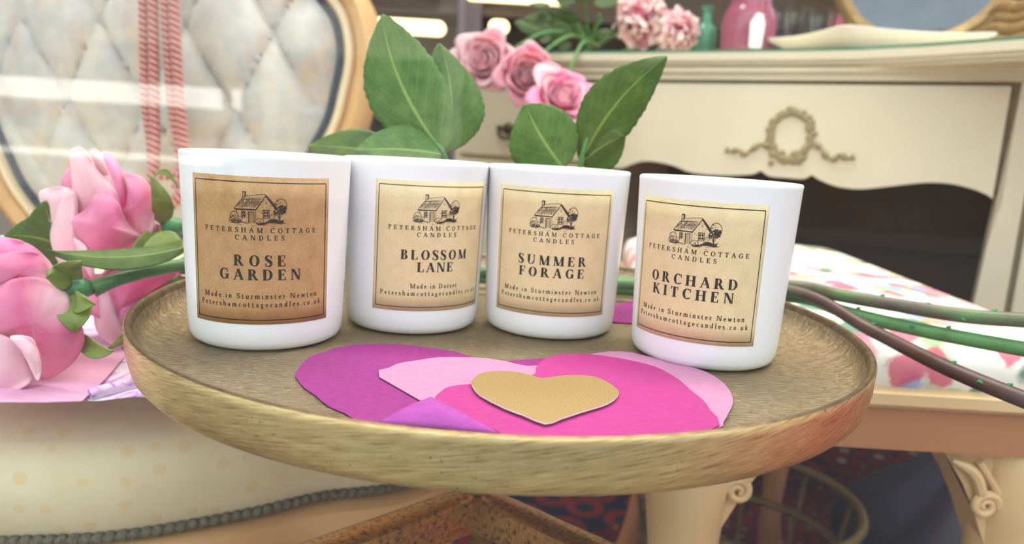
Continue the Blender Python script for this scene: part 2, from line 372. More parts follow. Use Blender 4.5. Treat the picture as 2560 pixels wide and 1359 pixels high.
def tube(bm, pts, rad, seg=12, cap=True, flat=1.0, mi=0):
    P = [Vector(p) for p in pts]; n = len(P)
    if not isinstance(rad, (list, tuple)): rad = [rad] * n
    uvl = bm.loops.layers.uv.verify()
    t0 = (P[1] - P[0]).normalized(); ref = Vector((0, 0, 1)) if abs(t0.z) < .9 else Vector((1, 0, 0))
    nrm = (ref - t0 * ref.dot(t0)).normalized(); rings = []; L = 0; Ls = []
    for i in range(n):
        t = (P[min(i + 1, n - 1)] - P[max(i - 1, 0)]).normalized()
        nrm = (nrm - t * nrm.dot(t)).normalized(); bi = t.cross(nrm)
        if i: L += (P[i] - P[i - 1]).length
        Ls.append(L)
        rings.append([bm.verts.new(P[i] + (nrm * math.cos(a) * flat + bi * math.sin(a)) * rad[i]) for a in [2 * PI * k / seg for k in range(seg)]])
    for i in range(n - 1):
        for k in range(seg):
            k2 = (k + 1) % seg
            f = bm.faces.new((rings[i][k], rings[i][k2], rings[i + 1][k2], rings[i + 1][k])); f.material_index = mi
            for lp, (uu, vv) in zip(f.loops, ((k, i), (k + 1, i), (k + 1, i + 1), (k, i + 1))): lp[uvl].uv = (uu / seg, Ls[vv])
    if cap:
        bm.faces.new(list(reversed(rings[0]))).material_index = mi; bm.faces.new(rings[-1]).material_index = mi
def lathe(bm, prof, seg=96, center=(0, 0, 0), mi=0, sx=1, sy=1):
    uvl = bm.loops.layers.uv.verify(); rings = []; c = Vector(center); L = [0]
    for i in range(1, len(prof)): L.append(L[-1] + math.hypot(prof[i][0] - prof[i - 1][0], prof[i][1] - prof[i - 1][1]))
    for r, z in prof:
        if r < 1e-6: rings.append([bm.verts.new(c + Vector((0, 0, z)))])
        else: rings.append([bm.verts.new(c + Vector((r * math.cos(2 * PI * k / seg) * sx, r * math.sin(2 * PI * k / seg) * sy, z))) for k in range(seg)])
    for i in range(len(prof) - 1):
        a, b = rings[i], rings[i + 1]; rm = max(prof[i][0], prof[i + 1][0])
        for k in range(seg):
            k2 = (k + 1) % seg
            if len(a) == 1 and len(b) == 1: continue
            if len(a) == 1: vs = [a[0], b[k2], b[k]]; uv = [(k + .5, i), (k + 1, i + 1), (k, i + 1)]
            elif len(b) == 1: vs = [a[k], a[k2], b[0]]; uv = [(k, i), (k + 1, i), (k + .5, i + 1)]
            else: vs = [a[k], a[k2], b[k2], b[k]]; uv = [(k, i), (k + 1, i), (k + 1, i + 1), (k, i + 1)]
            f = bm.faces.new(vs); f.material_index = mi
            for lp, (uu, vv) in zip(f.loops, uv): lp[uvl].uv = (uu / seg * 2 * PI * .18, L[vv])
def grid(bm, fn, nu, nv, uvfn=None, closed_u=False, mi=0):
    uvl = bm.loops.layers.uv.verify()
    V = [[bm.verts.new(fn(i / nu, j / nv)) for j in range(nv + 1)] for i in range(nu if closed_u else nu + 1)]
    for i in range(nu):
        for j in range(nv):
            i2 = (i + 1) % nu if closed_u else i + 1
            f = bm.faces.new((V[i][j], V[i2][j], V[i2][j + 1], V[i][j + 1])); f.material_index = mi
            for lp, (a, b) in zip(f.loops, ((i, j), (i + 1, j), (i + 1, j + 1), (i, j + 1))):
                u, v = a / nu, b / nv
                lp[uvl].uv = uvfn(u, v) if uvfn else (u, v)
    return V
def prism(bm, pts, h, mi=0, axis=Vector((0, 0, 1)), top_mi=None):
    lo = [bm.verts.new(Vector(p)) for p in pts]; hi = [bm.verts.new(Vector(p) + axis * h) for p in pts]
    n = len(pts)
    f = bm.faces.new(lo); f.material_index = mi; f2 = bm.faces.new(list(reversed(hi))); f2.material_index = mi if top_mi is None else top_mi
    for i in range(n):
        g = bm.faces.new((lo[i], hi[i], hi[(i + 1) % n], lo[(i + 1) % n])); g.material_index = mi
    bmesh.ops.triangulate(bm, faces=[f, f2])
def ball(bm, c, r, sx=1, sy=1, sz=1, u=16, v=10, mi=0):
    c = Vector(c); top = bm.verts.new(c + Vector((0, 0, r * sz))); bot = bm.verts.new(c - Vector((0, 0, r * sz)))
    R = [[bm.verts.new(c + Vector((r * sx * math.sin(PI * j / v) * math.cos(2 * PI * i / u), r * sy * math.sin(PI * j / v) * math.sin(2 * PI * i / u), r * sz * math.cos(PI * j / v)))) for i in range(u)] for j in range(1, v)]
    for i in range(u):
        i2 = (i + 1) % u
        bm.faces.new((top, R[0][i], R[0][i2])).material_index = mi; bm.faces.new((bot, R[-1][i2], R[-1][i])).material_index = mi
        for j in range(v - 2): bm.faces.new((R[j][i], R[j + 1][i], R[j + 1][i2], R[j][i2])).material_index = mi
def loop_sweep(bm, pts, nrm, prof, mi=0, out=1):
    """closed loop pts in a plane; prof = [(outward offset, offset along nrm)] closed section"""
    N = len(pts); nrm = Vector(nrm).normalized(); R = []
    cen = sum((Vector(p) for p in pts), Vector()) / N
    uvl = bm.loops.layers.uv.verify(); L = 0
    for i in range(N):
        t = (Vector(pts[(i + 1) % N]) - Vector(pts[i - 1])).normalized(); o = t.cross(nrm).normalized()
        if o.dot(Vector(pts[i]) - cen) < 0: o = -o
        R.append([bm.verts.new(Vector(pts[i]) + o * a + nrm * b) for a, b in prof])
    m = len(prof)
    for i in range(N):
        a, b = R[i], R[(i + 1) % N]; d = (Vector(pts[(i + 1) % N]) - Vector(pts[i])).length
        for k in range(m):
            f = bm.faces.new((a[k], b[k], b[(k + 1) % m], a[(k + 1) % m])); f.material_index = mi
            for lp, uv in zip(f.loops, ((L, k / m), (L + d, k / m), (L + d, (k + 1) / m), (L, (k + 1) / m))): lp[uvl].uv = uv
        L += d
def rand(a, b): return random.uniform(a, b)

# ================================================================== THE SETTING
b = new(); box(b, -2.6, 3.2, .02, 5.0, -.06, -.012); struct('floor', b, MT['boards'], 'dark shop floorboards')
b = new(); box(b, -2.6, 3.2, .02, 5.0, 2.6, 2.75); struct('ceiling', b, MT['ceiling'], 'off-white shop ceiling')
b = new(); box(b, -2.6, 3.2, 4.9, 5.0, 0, 2.6); struct('wall_back', b, MT['wall'], 'dim taupe back wall of the shop')
b = new(); box(b, -2.7, -2.6, .02, 5.0, 0, 2.6); struct('wall_left', b, MT['ceiling'], 'pale left wall of the shop')
b = new(); box(b, 3.2, 3.3, .02, 5.0, 0, 2.6); struct('wall_right', b, MT['ceiling'], 'pale right wall of the shop')
wn = bpy.data.objects.new('window_1', None); COL.objects.link(wn); tag(wn, 'large shop display window in front of the table', None, None, 'structure')
b = new(); box(b, -2.55, 3.15, .098, .104, .15, 2.5); build('window_pane', b, MT['pane'], wn, False)
b = new()
box(b, -2.6, -2.55, .06, .14, .0, 2.6); box(b, 3.15, 3.2, .06, .14, 0, 2.6); box(b, -2.55, 3.15, .06, .14, 2.5, 2.6)
build('window_frame', b, MT['white_paint'], wn, False)
b = new(); box(b, -2.55, 3.15, .05, .15, -.012, .15); struct('trim_1', b, MT['riser'], 'cream painted stall riser below the shop window')
b = new(); prism(b, [(.76, .19, -.012), (.50, .43, -.012), (.515, .446, -.012), (.775, .206, -.012)], .60); struct('red_reflector', b, MT['red_paint'], 'unseen red panel added for the red reflection in the brass')  # added out of view so the brass rim and leg pick up red
# the street opposite (what the window glass reflects)
b = new(); box(b, -14, 14, -1.9, .05, -.12, -.04); struct('floor_pavement', b, MT['paving'], 'grey pavement outside the shop window')
b = new(); box(b, -14, 14, -7.4, -1.9, -.16, -.06); struct('floor_street', b, MT['asphalt'], 'dark asphalt of the street outside')
b = new(); box(b, -14, -.62, -7.7, -7.4, -.1, 4.2); struct('wall_street', b, MT['stone'], 'pale rendered shop front across the street')
b = new(); box(b, -.60, 14, -7.7, -7.4, -.1, 4.2); struct('wall_street_brick', b, MT['brick'], 'brown brick house front across the street')
for i, (x0, x1, z0, z1) in enumerate(((-9.0, -5.0, .55, 1.42), (-4.6, -2.7, .55, 1.42), (-2.5, -.85, .55, 1.42), (-8.0, -5.2, 1.95, 3.6), (-4.4, -.9, 1.95, 3.6), (1.2, 2.6, 1.2, 2.9), (5.0, 6.4, 1.2, 2.9))):
    w = bpy.data.objects.new('window_%d' % (i + 2), None); COL.objects.link(w); tag(w, 'dark window of the house front across the street', None, None, 'structure')
    b = new(); box(b, x0, x1, -7.4, -7.36, z0, z1); build('window_pane', b, MT['dark_pane'], w, False)
    if i > 4:
        b = new()
        for xx in (x0 - .05, (x0 + x1) / 2 - .025, x1): box(b, xx, xx + .05, -7.4, -7.34, z0 - .05, z1 + .05)
        build('window_frame', b, MT['recess'], w, False)
bench = thing('reflection_bench', 'white slatted bench added outside for the streaks mirrored in the window glass', 'bench', (-3.4, -5.6, -.06))  # unseen bench, put there to make pale streaks in the glass
b = new(); box(b, -1.4, 1.2, -.02, .02, .82, .98, bev=.006); build('back_slat', b, MT['white_paint'], bench, False)
b = new(); box(b, -1.4, 1.2, .0, .42, .40, .44, bev=.006); build('seat', b, MT['white_paint'], bench, False)
for x in (-1.25, 1.05):
    b = new(); box(b, x, x + .07, -.03, .03, 0, .98); box(b, x, x + .07, .33, .40, 0, .40); box(b, x, x + .07, .03, .33, .34, .40); build('leg', b, MT['recess'], bench, False)
# unseen ceiling panels, added to house the fill lamps
for i, (x, y) in enumerate(((-0.3, 1.0), (.9, .9), (.3, 2.6))):
    t = thing('ceiling_fill_panel', ['unseen ceiling panel added to light the armchair', 'unseen ceiling panel added to light the dressing table', 'unseen ceiling panel added to light the back of the shop'][i], 'light', (x, y, 2.6), 0, 'added ceiling fill panels')
    b = new(); box(b, -.6, .6, -.32, .32, -.035, 0); build('housing', b, MT['white_paint'], t, False)
    b = new(); box(b, -.56, .56, -.28, .28, -.042, -.036); build('diffuser', b, MT['panel'], t, False)

# ================================================================== THE BRASS TRAY TABLE
TC = Vector((-.0033, .39035, 0)); HUB = Vector((-.009, -.018, 0))
table = thing('side_table', 'round antique brass tray table carrying the four candles', 'table', (TC.x, TC.y, 0))
b = new()
lathe(b, [(0, TZ), (.06, TZ), (.12, TZ), (.166, TZ), (.1735, TZ + .0012), (.1790, TZ + .004), (.1812, TZ + .008), (.1822, TZ + .0110)], 160)
build('tray_top', b, MT['brass_top'], table)
b = new()
lathe(b, [(.1858, TZ + .0141), (.1863, TZ + .0134), (.1862, TZ + .011), (.1860, TZ + .004), (.1852, TZ), (.1843, TZ - .004), (.1825, TZ - .0062), (.178, TZ - .0068), (.10, TZ - .0068), (0, TZ - .0068)], 200)
build('tray_rim', b, MT['brass_rim'], table)
b = new(); lathe(b, [(.1822, TZ + .0110), (.1829, TZ + .0133), (.1838, TZ + .0143), (.1848, TZ + .0146), (.1858, TZ + .0141)], 200)
build('rim_lip', b, MT['brass_lip'], table)
b = new(); lathe(b, [(0, TZ - .007), (.05, TZ - .007), (.045, TZ - .02), (.024, TZ - .04), (.012, .43), (.007, .412), (.007, .396), (.005, .394), (0, .394)], 40)
o = build('column', b, MT['bronze'], table); o.location = HUB
def leg_bm(ang):
    b = new(); d = Vector((math.cos(ang), math.sin(ang), 0)); s = Vector((-d.y, d.x, 0))
    path = catmull([(p[0], p[1], 0) for p in [(0.006, .402), (.05, .402), (.11, .401), (.150, .394), (.178, .35), (.188, .22), (.196, .10), (.215, .012)]], 6)
    hw = .009; rings = []
    for i, p in enumerate(path):
        t = (path[min(i + 1, len(path) - 1)] - path[max(i - 1, 0)]).normalized(); n = Vector((-t.y, t.x, 0))
        hh = .0088 - .001 * i / len(path)
        R = []
        for (a, c) in ((-1, -1), (-1, 1), (-.7, 1.12), (.7, 1.12), (1, 1), (1, -1)):
            q = p + n * hh * c; R.append(b.verts.new(d * q.x + Vector((0, 0, q.y)) + s * hw * a))
        rings.append(R)
    m = 6
    for i in range(len(rings) - 1):
        for k in range(m): b.faces.new((rings[i][k], rings[i][(k + 1) % m], rings[i + 1][(k + 1) % m], rings[i + 1][k]))
    b.faces.new(rings[0]); b.faces.new(list(reversed(rings[-1]))); return b
for a in (math.radians(222), math.radians(322), math.radians(90)):
    o = build('leg', leg_bm(a), MT['bronze'], table); o.location = HUB

# ================================================================== LETTERING
def rect(x0, y0, x1, y1): return [(x0, y0), (x1, y0), (x1, y1), (x0, y1)]
def para(x0, y0, x1, y1, w): return [(x0 - w / 2, y0), (x0 + w / 2, y0), (x1 + w / 2, y1), (x1 - w / 2, y1)]
def ring(cx, cy, rx, ry, wx, wy, a0=0, a1=360, n=22):
    q = []; 
    for i in range(n):
        a, c = math.radians(a0 + (a1 - a0) * i / n), math.radians(a0 + (a1 - a0) * (i + 1) / n)
        q.append([(cx + rx * math.cos(a), cy + ry * math.sin(a)), (cx + rx * math.cos(c), cy + ry * math.sin(c)),
                  (cx + (rx - wx) * math.cos(c), cy + (ry - wy) * math.sin(c)), (cx + (rx - wx) * math.cos(a), cy + (ry - wy) * math.sin(a))])
    return q
def spine(pts, wid, n=5):
    P = catmull([(x, y, 0) for x, y in pts], n) if len(pts) > 2 else [Vector((x, y, 0)) for x, y in pts]
    if not isinstance(wid, (list, tuple)): wid = [wid] * len(pts)
    Wd = interp(wid, n) if len(pts) > 2 else wid
    L = []; q = []
    for i, p in enumerate(P):
        t = (P[min(i + 1, len(P) - 1)] - P[max(i - 1, 0)]); t = t.normalized() if t.length > 0 else Vector((1, 0, 0))
        nn = Vector((-t.y, t.x, 0)) * Wd[i] / 2; L.append(((p + nn).xy, (p - nn).xy))
    for i in range(len(L) - 1): q.append([tuple(L[i][0]), tuple(L[i][1]), tuple(L[i + 1][1]), tuple(L[i + 1][0])])
    return q
def glyph(ch, S, h):
    Q = []; l = S * .5 + .09
    def V(x, y0=0, y1=1, w=None): w = w or S; Q.append(rect(x - w / 2, y0, x + w / 2, y1))
    def hb(x0, x1, y): Q.append(rect(x0, y, x1, y + h))
    def sf(x, top, w=None): w = w or l; hb(x - w, x + w, 1 - h if top == 1 else (0 if top == 0 else top))
    if ch == ' ': return Q, .34
    if ch == '.': return ring(.12, .07, .075, .075, .075, .075, 0, 360, 10), .24
    if ch == 'A':
        Q += [para(.14, 0, .46, 1, h * 1.4), para(.80, 0, .455, 1, S)]; hb(.24, .68, .31); sf(.14, 0, .12); sf(.80, 0, .16); return Q, .95
    if ch == 'B':
        V(.2); sf(.17, 1, .13); sf(.17, 0, .13); hb(.2, .40, 1 - h); hb(.2, .42, .52 - h / 2); hb(.2, .42, 0)
        Q += ring(.40, .755, .26, .245, S * .9, h, -90, 90) + ring(.42, .26, .31, .262, S, h, -90, 90); return Q, .80
    if ch == 'C':
        Q += ring(.48, .5, .43, .515, S, h * 1.1, 48, 312); V(.775, .66, .98, h * 1.3); V(.775, .08, .2, h); return Q, .88
    if ch == 'D':
        V(.2); sf(.17, 1, .13); sf(.17, 0, .13); hb(.2, .40, 1 - h); hb(.2, .40, 0); Q += ring(.38, .5, .48, .5, S, h, -90, 90); return Q, .95
    if ch in 'EF':
        V(.2); sf(.17, 1, .13); sf(.17, 0, .13); hb(.2, .64, 1 - h); hb(.2, .5, .5); V(.64, .74, 1, h * 1.4); V(.5, .38, .65, h * 1.2)
        if ch == 'E': hb(.2, .67, 0); V(.67, 0, .28, h * 1.4)
        else: sf(.2, 0, l)
        return Q, (.78 if ch == 'E' else .72)
    if ch == 'G':
        Q += ring(.48, .5, .43, .515, S, h * 1.1, 48, 318); V(.775, .66, .98, h * 1.3); V(.76, .06, .44); sf(.76, .42, .16); return Q, .96
    if ch == 'H':
        V(.2); V(.78); hb(.2, .78, .49)
        for x in (.2, .78): sf(x, 1); sf(x, 0)
        return Q, .99
    if ch == 'I': V(.2); sf(.2, 1); sf(.2, 0); return Q, .41
    if ch == 'K':
        V(.2); sf(.2, 1); sf(.2, 0); Q += [para(.26, .40, .70, 1, h * 1.5), para(.80, 0, .42, .60, S)]; sf(.70, 1, .13); sf(.80, 0, .15); return Q, .95
    if ch == 'L': V(.2); sf(.2, 1); hb(.08, .66, 0); V(.66, 0, .3, h * 1.4); return Q, .76
    if ch == 'M':
        V(.15, 0, 1, h * 1.4); Q += [para(.20, 1, .53, .02, S), para(.90, 1, .56, .02, h * 1.2)]; V(.94); sf(.15, 0, .12); sf(.12, 1, .11); sf(.94, 0); sf(.97, 1, .14); return Q, 1.14
    if ch == 'N':
        V(.16, 0, 1, h * 1.4); V(.82, 0, 1, h * 1.4); Q.append(para(.22, 1, .78, .0, S)); sf(.16, 0, .12); sf(.13, 1, .12); sf(.82, 1, .12); return Q, .98
    if ch == 'O': return ring(.49, .5, .44, .515, S, h, 0, 360, 32), .98
    if ch in 'PR':
        V(.2); sf(.17, 1, .13); sf(.2, 0); hb(.2, .40, 1 - h); hb(.2, .40, .47); Q += ring(.40, .735, .29, .265, S * .95, h, -90, 90)
        if ch == 'R': Q.append(para(.76, 0, .46, .5, S)); sf(.80, 0, .12); return Q, .92
        return Q, .74
    if ch == 'S':
        Q += spine([(.53, .78), (.44, .94), (.30, .985), (.14, .91), (.10, .76), (.19, .61), (.35, .49), (.50, .36), (.53, .20), (.42, .05), (.27, .015), (.12, .07), (.06, .24)],
                   [h, h, h * 1.2, S * .7, S * .85, S, S * 1.1, S, S * .85, S * .6, h * 1.2, h, h], 5); V(.535, .70, .98, h * 1.2); V(.06, .02, .30, h * 1.2); return Q, .64
    if ch == 'T': V(.4); hb(.05, .75, 1 - h); V(.06, .74, 1, h * 1.3); V(.74, .74, 1, h * 1.3); sf(.4, 0); return Q, .80
    if ch == 'U':
        V(.2, .32, 1); V(.76, .32, 1, h * 1.4); Q += ring(.46, .34, .30 + S * .25, .355, S * .7, h, 180, 360); sf(.2, 1); sf(.76, 1, .12); return Q, .94
    x = .62; s = S * .9; l2 = .13
    if ch == 'a':
        Q += spine([(.08, .47), (.13, .57), (.24, .61), (.35, .54), (.36, .42)], [h * 1.6, h, h, s * .8, s]); V(.36, .06, .44, s); Q += ring(.24, .18, .19, .19, s * .8, h) + spine([(.35, .1), (.41, .01), (.48, .05)], [s, h * 1.5, h]); return Q, .50
    if ch == 'c': return ring(.29, .31, .24, .33, s, h * 1.2, 48, 315, 16) + ring(.42, .50, .07, .07, .07, .07, 0, 360, 8), .50
    if ch == 'e': Q += ring(.29, .31, .24, .33, s, h * 1.2, 0, 312, 18); hb(.1, .52, .33); return Q, .54
    if ch == 'd':
        Q += ring(.28, .31, .24, .33, s, h * 1.2); V(.46, 0, 1.04, s); hb(.34, .46, 1.04 - h); hb(.46, .6, 0); return Q, .62
    if ch == 'g':
        Q += ring(.26, .41, .20, .21, s * .8, h, 0, 360, 16) + spine([(.2, .21), (.12, .12), (.2, .06), (.40, .03), (.48, -.08)], [h, s * .6, s * .8, s * .9, s * .6]) + ring(.27, -.14, .22, .15, s * .6, h * 1.3, 0, 360, 16) + spine([(.4, .53), (.48, .60), (.54, .60)], [h, h, s * .6]); return Q, .54
    def arch(x0, x1): return spine([(x0, .42), (x0 + .08, .56), (x0 + .19, .61), (x1 - .01, .54), (x1, .40)], [h, h, h * 1.6, s, s])
    if ch in 'hn':
        V(.15, 0, 1.04 if ch == 'h' else x, s); Q += arch(.17, .47); V(.47, 0, .42, s); sf(.15, 0, l2); sf(.47, 0, l2); hb(.03, .15, (1.04 if ch == 'h' else x) - h); return Q, .63
    if ch == 'm':
        V(.15, 0, x, s); Q += arch(.17, .46) + arch(.48, .77); V(.46, 0, .42, s); V(.77, 0, .42, s)
        for q in (.15, .46, .77): sf(q, 0, l2)
        hb(.03, .15, x - h); return Q, .93
    if ch == 'i': V(.15, 0, x, s); sf(.15, 0, l2); hb(.03, .15, x - h); Q += ring(.15, .86, .075, .075, .075, .075, 0, 360, 10); return Q, .31
    if ch == 'l': V(.15, 0, 1.04, s); sf(.15, 0, l2); hb(.03, .15, 1.04 - h); return Q, .31
    if ch == 'k':
        V(.15, 0, 1.04, s); Q += [para(.2, .25, .46, x, h * 1.4), para(.52, 0, .28, .36, s)]; sf(.15, 0, l2); sf(.52, 0, .1); sf(.46, x - h, .1); hb(.03, .15, 1.04 - h); return Q, .60
    if ch == 'o': return ring(.30, .31, .26, .33, s, h * 1.2, 0, 360, 22), .60
    if ch == 'r': V(.15, 0, x, s); Q += spine([(.17, .44), (.24, .56), (.33, .60)], [h, h * 1.5, s]) + ring(.35, .54, .07, .07, .07, .07, 0, 360, 8); sf(.15, 0, l2); hb(.03, .15, x - h); return Q, .44
    if ch == 's':
        Q += spine([(.35, .48), (.29, .59), (.20, .615), (.09, .55), (.10, .43), (.22, .33), (.35, .22), (.35, .09), (.23, .0), (.12, .03), (.06, .15)], [h * 1.4, h, h, s * .8, s, s * 1.1, s, s * .8, h, h, h * 1.4], 4); return Q, .44
    if ch == 't': V(.16, .12, .80, s); hb(.03, .36, x - h); Q += spine([(.16, .15), (.20, .03), (.28, .005), (.38, .09)], [s, s * .8, h * 1.5, h]); return Q, .42
    if ch == 'u':
        V(.15, .16, x, s); Q += spine([(.15, .18), (.19, .04), (.29, .0), (.40, .06), (.47, .2)], [s, s * .8, h * 1.5, h, h]); V(.48, 0, x, s); hb(.03, .15, x - h); hb(.36, .48, x - h); hb(.48, .6, 0); return Q, .63
    if ch == 'w':
        Q += [para(.12, x, .28, 0, s), para(.28, 0, .43, x, h * 1.3), para(.43, x, .60, 0, s), para(.60, 0, .74, x, h * 1.3)]
        for q in (.12, .43, .74): sf(q, x - h, .1)
        return Q, .84
    return Q, .5
def text_quads(txt, cx, base, cap, width, S, h):
    adv = []; tot = 0
    for c in txt: q, w = glyph(c, S, h); adv.append((q, w)); tot += w
    n = len(txt) - 1; track = (width / cap - tot) / n if n else 0
    x = -(tot + track * n) / 2; out = []
    for q, w in adv:
        for poly in q: out.append([(cx + (x + px) * cap, base + py * cap) for px, py in poly])
        x += w + track
    return out

# ------------------------------------------------------------------ cottage drawing (millimetres on the label)
def cottage():
    random.seed(5); Q = []; A = []
    def C(x, y): y2 = y - .055 * (x - 860); return ((x - 860) * .0176, 59.3 + (1012 - y2) * .0180)
    k = .0178
    def st(pts, w):
        ww = [v * k for v in w] if isinstance(w, (list, tuple)) else w * k
        A.extend(spine([C(*p) for p in pts], ww, 4))
    def fill(pts):
        A.append([C(*p) for p in pts])
    # roof
    st([(455, 340), (350, 470), (255, 585)], 12); st([(252, 585), (300, 612), (540, 625), (785, 640)], [22, 40, 34, 34]); st([(780, 632), (890, 480), (1000, 310)], [26, 22, 18])
    st([(535, 290), (760, 275), (1005, 266)], 12); st([(1000, 285), (1130, 450), (1275, 650)], [40, 62, 66])
    st([(440, 378), (560, 372), (620, 382), (700, 366), (760, 376), (900, 366)], [16, 20, 12, 20, 14, 10])
    for i in range(46):
        f = i / 45; x0 = 470 + f * 510; x1 = 285 + f * 490
        a = rand(.05, .5); e = rand(.55, .97)
        st([(x0 + (x1 - x0) * a, 300 + 300 * a), (x0 + (x1 - x0) * e, 300 + 300 * e)], rand(3, 6))
    for i in range(26):
        x = rand(330, 820); y = rand(400, 580)
        if x < 860 - (y - 330) * .1 and x > 560 - (y - 290) * .9: st([(x, y), (x - 18, y + 24)], rand(5, 9))
    # chimney
    st([(452, 196), (548, 200)], 34); st([(464, 210), (466, 340)], 16); st([(532, 205), (518, 320)], 40); st([(470, 338), (520, 330)], 10)
    # walls
    st([(306, 620), (308, 705)], 8); st([(772, 650), (774, 880)], 9); st([(1222, 660), (1222, 760)], 26)
    for i in range(44):
        y = rand(400, 900); half = min((y - 320) * .66, 230); x = 1000 + rand(-half, half) * .95
        if 920 < x < 1120 and 630 < y < 860: continue
        if x < 790: x = rand(790, 850)
        st([(x - rand(12, 30), y), (x + rand(12, 30), y + 3)], rand(3, 5))
    for i in range(10):
        x = rand(540, 590); y = rand(690, 930); st([(x - 16, y), (x + 16, y + 2)], 3.5)
    # left window, door, right window
    for x in (432, 520): st([(x, 662), (x, 822)], 11)
    for y in (664, 820): st([(428, y), (526, y)], 12)
    for x in (446, 484):
        for y in (680, 748): fill([(x, y), (x + 28, y), (x + 28, y + 56), (x, y + 56)])
    st([(604, 680), (610, 962)], 26); st([(600, 682), (732, 690)], 16); st([(730, 690), (736, 962)], 14)
    for x in (640, 660, 682, 706): st([(x, 700), (x + 4, 955)], rand(5, 8))
    st([(930, 648), (1110, 656)], 22); st([(946, 660), (946, 846)], 16); st([(1090, 660), (1088, 846)], 14); st([(930, 850), (1095, 852)], 16)
    for x in (962, 1026):
        for y in (680, 762): fill([(x, y), (x + 44, y), (x + 44, y + 60), (x, y + 60)])
    # bushes and tree: scalloped outline, inner curls, dark shaded foot
    def scallop(cx, cy, rx, ry, a0, a1, n, w=11):
        for i in range(n):
            t0 = math.radians(a0 + (a1 - a0) * i / n); t1 = math.radians(a0 + (a1 - a0) * (i + 1) / n); tm = (t0 + t1) / 2
            st([(cx + rx * math.cos(t0), cy - ry * math.sin(t0)), (cx + rx * 1.16 * math.cos(tm), cy - ry * 1.16 * math.sin(tm)), (cx + rx * math.cos(t1), cy - ry * math.sin(t1))], w)
    def curls(cx, cy, rx, ry, n, w=8, bias=0.0):
        for i in range(n):
            a = rand(0, 2 * PI); r_ = math.sqrt(rand(0, 1)); x = cx + rx * r_ * math.cos(a); y = cy + ry * r_ * math.sin(a) 
            if bias and (y - cy) / ry < rand(-1, 1) * bias - .1: continue
            s_ = rand(9, 17); d = rand(-1, 1); st([(x - s_, y + d * 5), (x, y - s_ * .9), (x + s_, y + d * -5)], rand(w * .7, w * 1.3))
    scallop(250, 790, 95, 115, -10, 190, 9); scallop(300, 860, 140, 70, 0, 180, 8, 9); curls(265, 830, 115, 90, 26, 8); curls(300, 900, 140, 36, 50, 12)
    scallop(175, 870, 48, 62, 90, 270, 4)
    st([(170, 935), (320, 945), (450, 935), (590, 968)], [16, 30, 24, 8])
    scallop(855, 940, 95, 80, -5, 185, 9); curls(855, 950, 80, 55, 16, 7); curls(900, 985, 130, 26, 46, 12); st([(800, 1005), (920, 1000), (1060, 975)], [14, 40, 30])
    scallop(1170, 850, 70, 90, 20, 180, 6); curls(1175, 870, 70, 80, 14, 7); curls(1190, 930, 120, 45, 70, 13); st([(1010, 950), (1120, 955), (1260, 940), (1400, 955)], [30, 44, 60, 40])
    scallop(1365, 575, 138, 172, -62, 168, 14); curls(1340, 520, 105, 110, 26, 7); curls(1400, 650, 105, 105, 120, 13); curls(1380, 720, 110, 60, 50, 12)
    curls(1270, 720, 70, 80, 40, 10)
    st([(1335, 760), (1330, 850), (1345, 950)], [22, 26, 34]); st([(1390, 760), (1350, 860)], 14); st([(1290, 770), (1325, 880)], 12)
    for i in range(26):
        a = rand(-.95, .95); x = 1370 + rand(-90, 60); st([(x, 985), (x + a * 60, 985 - rand(40, 110))], [12, 4])
    st([(1220, 965), (1360, 985), (1490, 990)], [40, 34, 6])
    for (x0, y0, x1, y1) in ((260, 975, 440, 1000), (480, 985, 600, 980), (660, 1005, 760, 1040), (940, 1040, 1060, 1030), (1120, 1000, 1260, 1015), (1130, 1060, 1220, 1080), (640, 1040, 720, 1055), (1290, 1010, 1420, 1020)):
        st([(x0, y0), ((x0 + x1) / 2, (y0 + y1) / 2 - 8), (x1, y1)], [3, 7, 3])
    return A

# ================================================================== CANDLES
RTOP, RBOT, JH = .03977, .03643, .09
KR = (RTOP - RBOT) / JH
def on_jar(u, z, off):          # u, z in millimetres on the wrapped label; label centre faces -y
    r = RBOT + KR * z / 1000; a = (u / 1000) / r; rr = r + off
    return Vector((rr * math.sin(a), -rr * math.cos(a), z / 1000))
def wrap(quads, off):
    b = new()
    for q in quads:
        vs = [b.verts.new(on_jar(u, z, off)) for u, z in q]
        try: b.faces.new(vs)
        except ValueError: pass
    return b
def bar_h(u0, u1, z, w): 
    n = 28; return [[(u0 + (u1 - u0) * i / n, z - w / 2), (u0 + (u1 - u0) * (i + 1) / n, z - w / 2), (u0 + (u1 - u0) * (i + 1) / n, z + w / 2), (u0 + (u1 - u0) * i / n, z + w / 2)] for i in range(n)]
def bar_v(u, z0, z1, w): return [[(u - w / 2, z0), (u + w / 2, z0), (u + w / 2, z1), (u - w / 2, z1)]]
def me_from(name, bm, mats):
    bmesh.ops.recalc_face_normals(bm, faces=bm.faces); me = bpy.data.meshes.new(name); bm.to_mesh(me); bm.free()
    for m in mats: me.materials.append(m)
    for p in me.polygons: p.use_smooth = True
    return me
b = new(); w_ = .0022
lathe(b, [(0, .0006), (.030, .0006), (.0315, 0), (.0330, .0003), (.0350, .0016), (.0362, .0042), (RBOT + KR * .009, .009), (RBOT + KR * .04, .04), (RTOP - .0002, .0875), (RTOP, .0888), (RTOP - .0004, .0897), (RTOP - w_ / 2, .09), (RTOP - w_, .0895), (RTOP - w_ - .0002, .087), (RBOT + KR * .04 - w_, .04), (RBOT - w_, .008), (.030, .006), (0, .006)], 128)
JAR = me_from('jar', b, [MT['jar']]); 
try: JAR.set_sharp_from_angle(angle=math.radians(50))
except Exception: pass
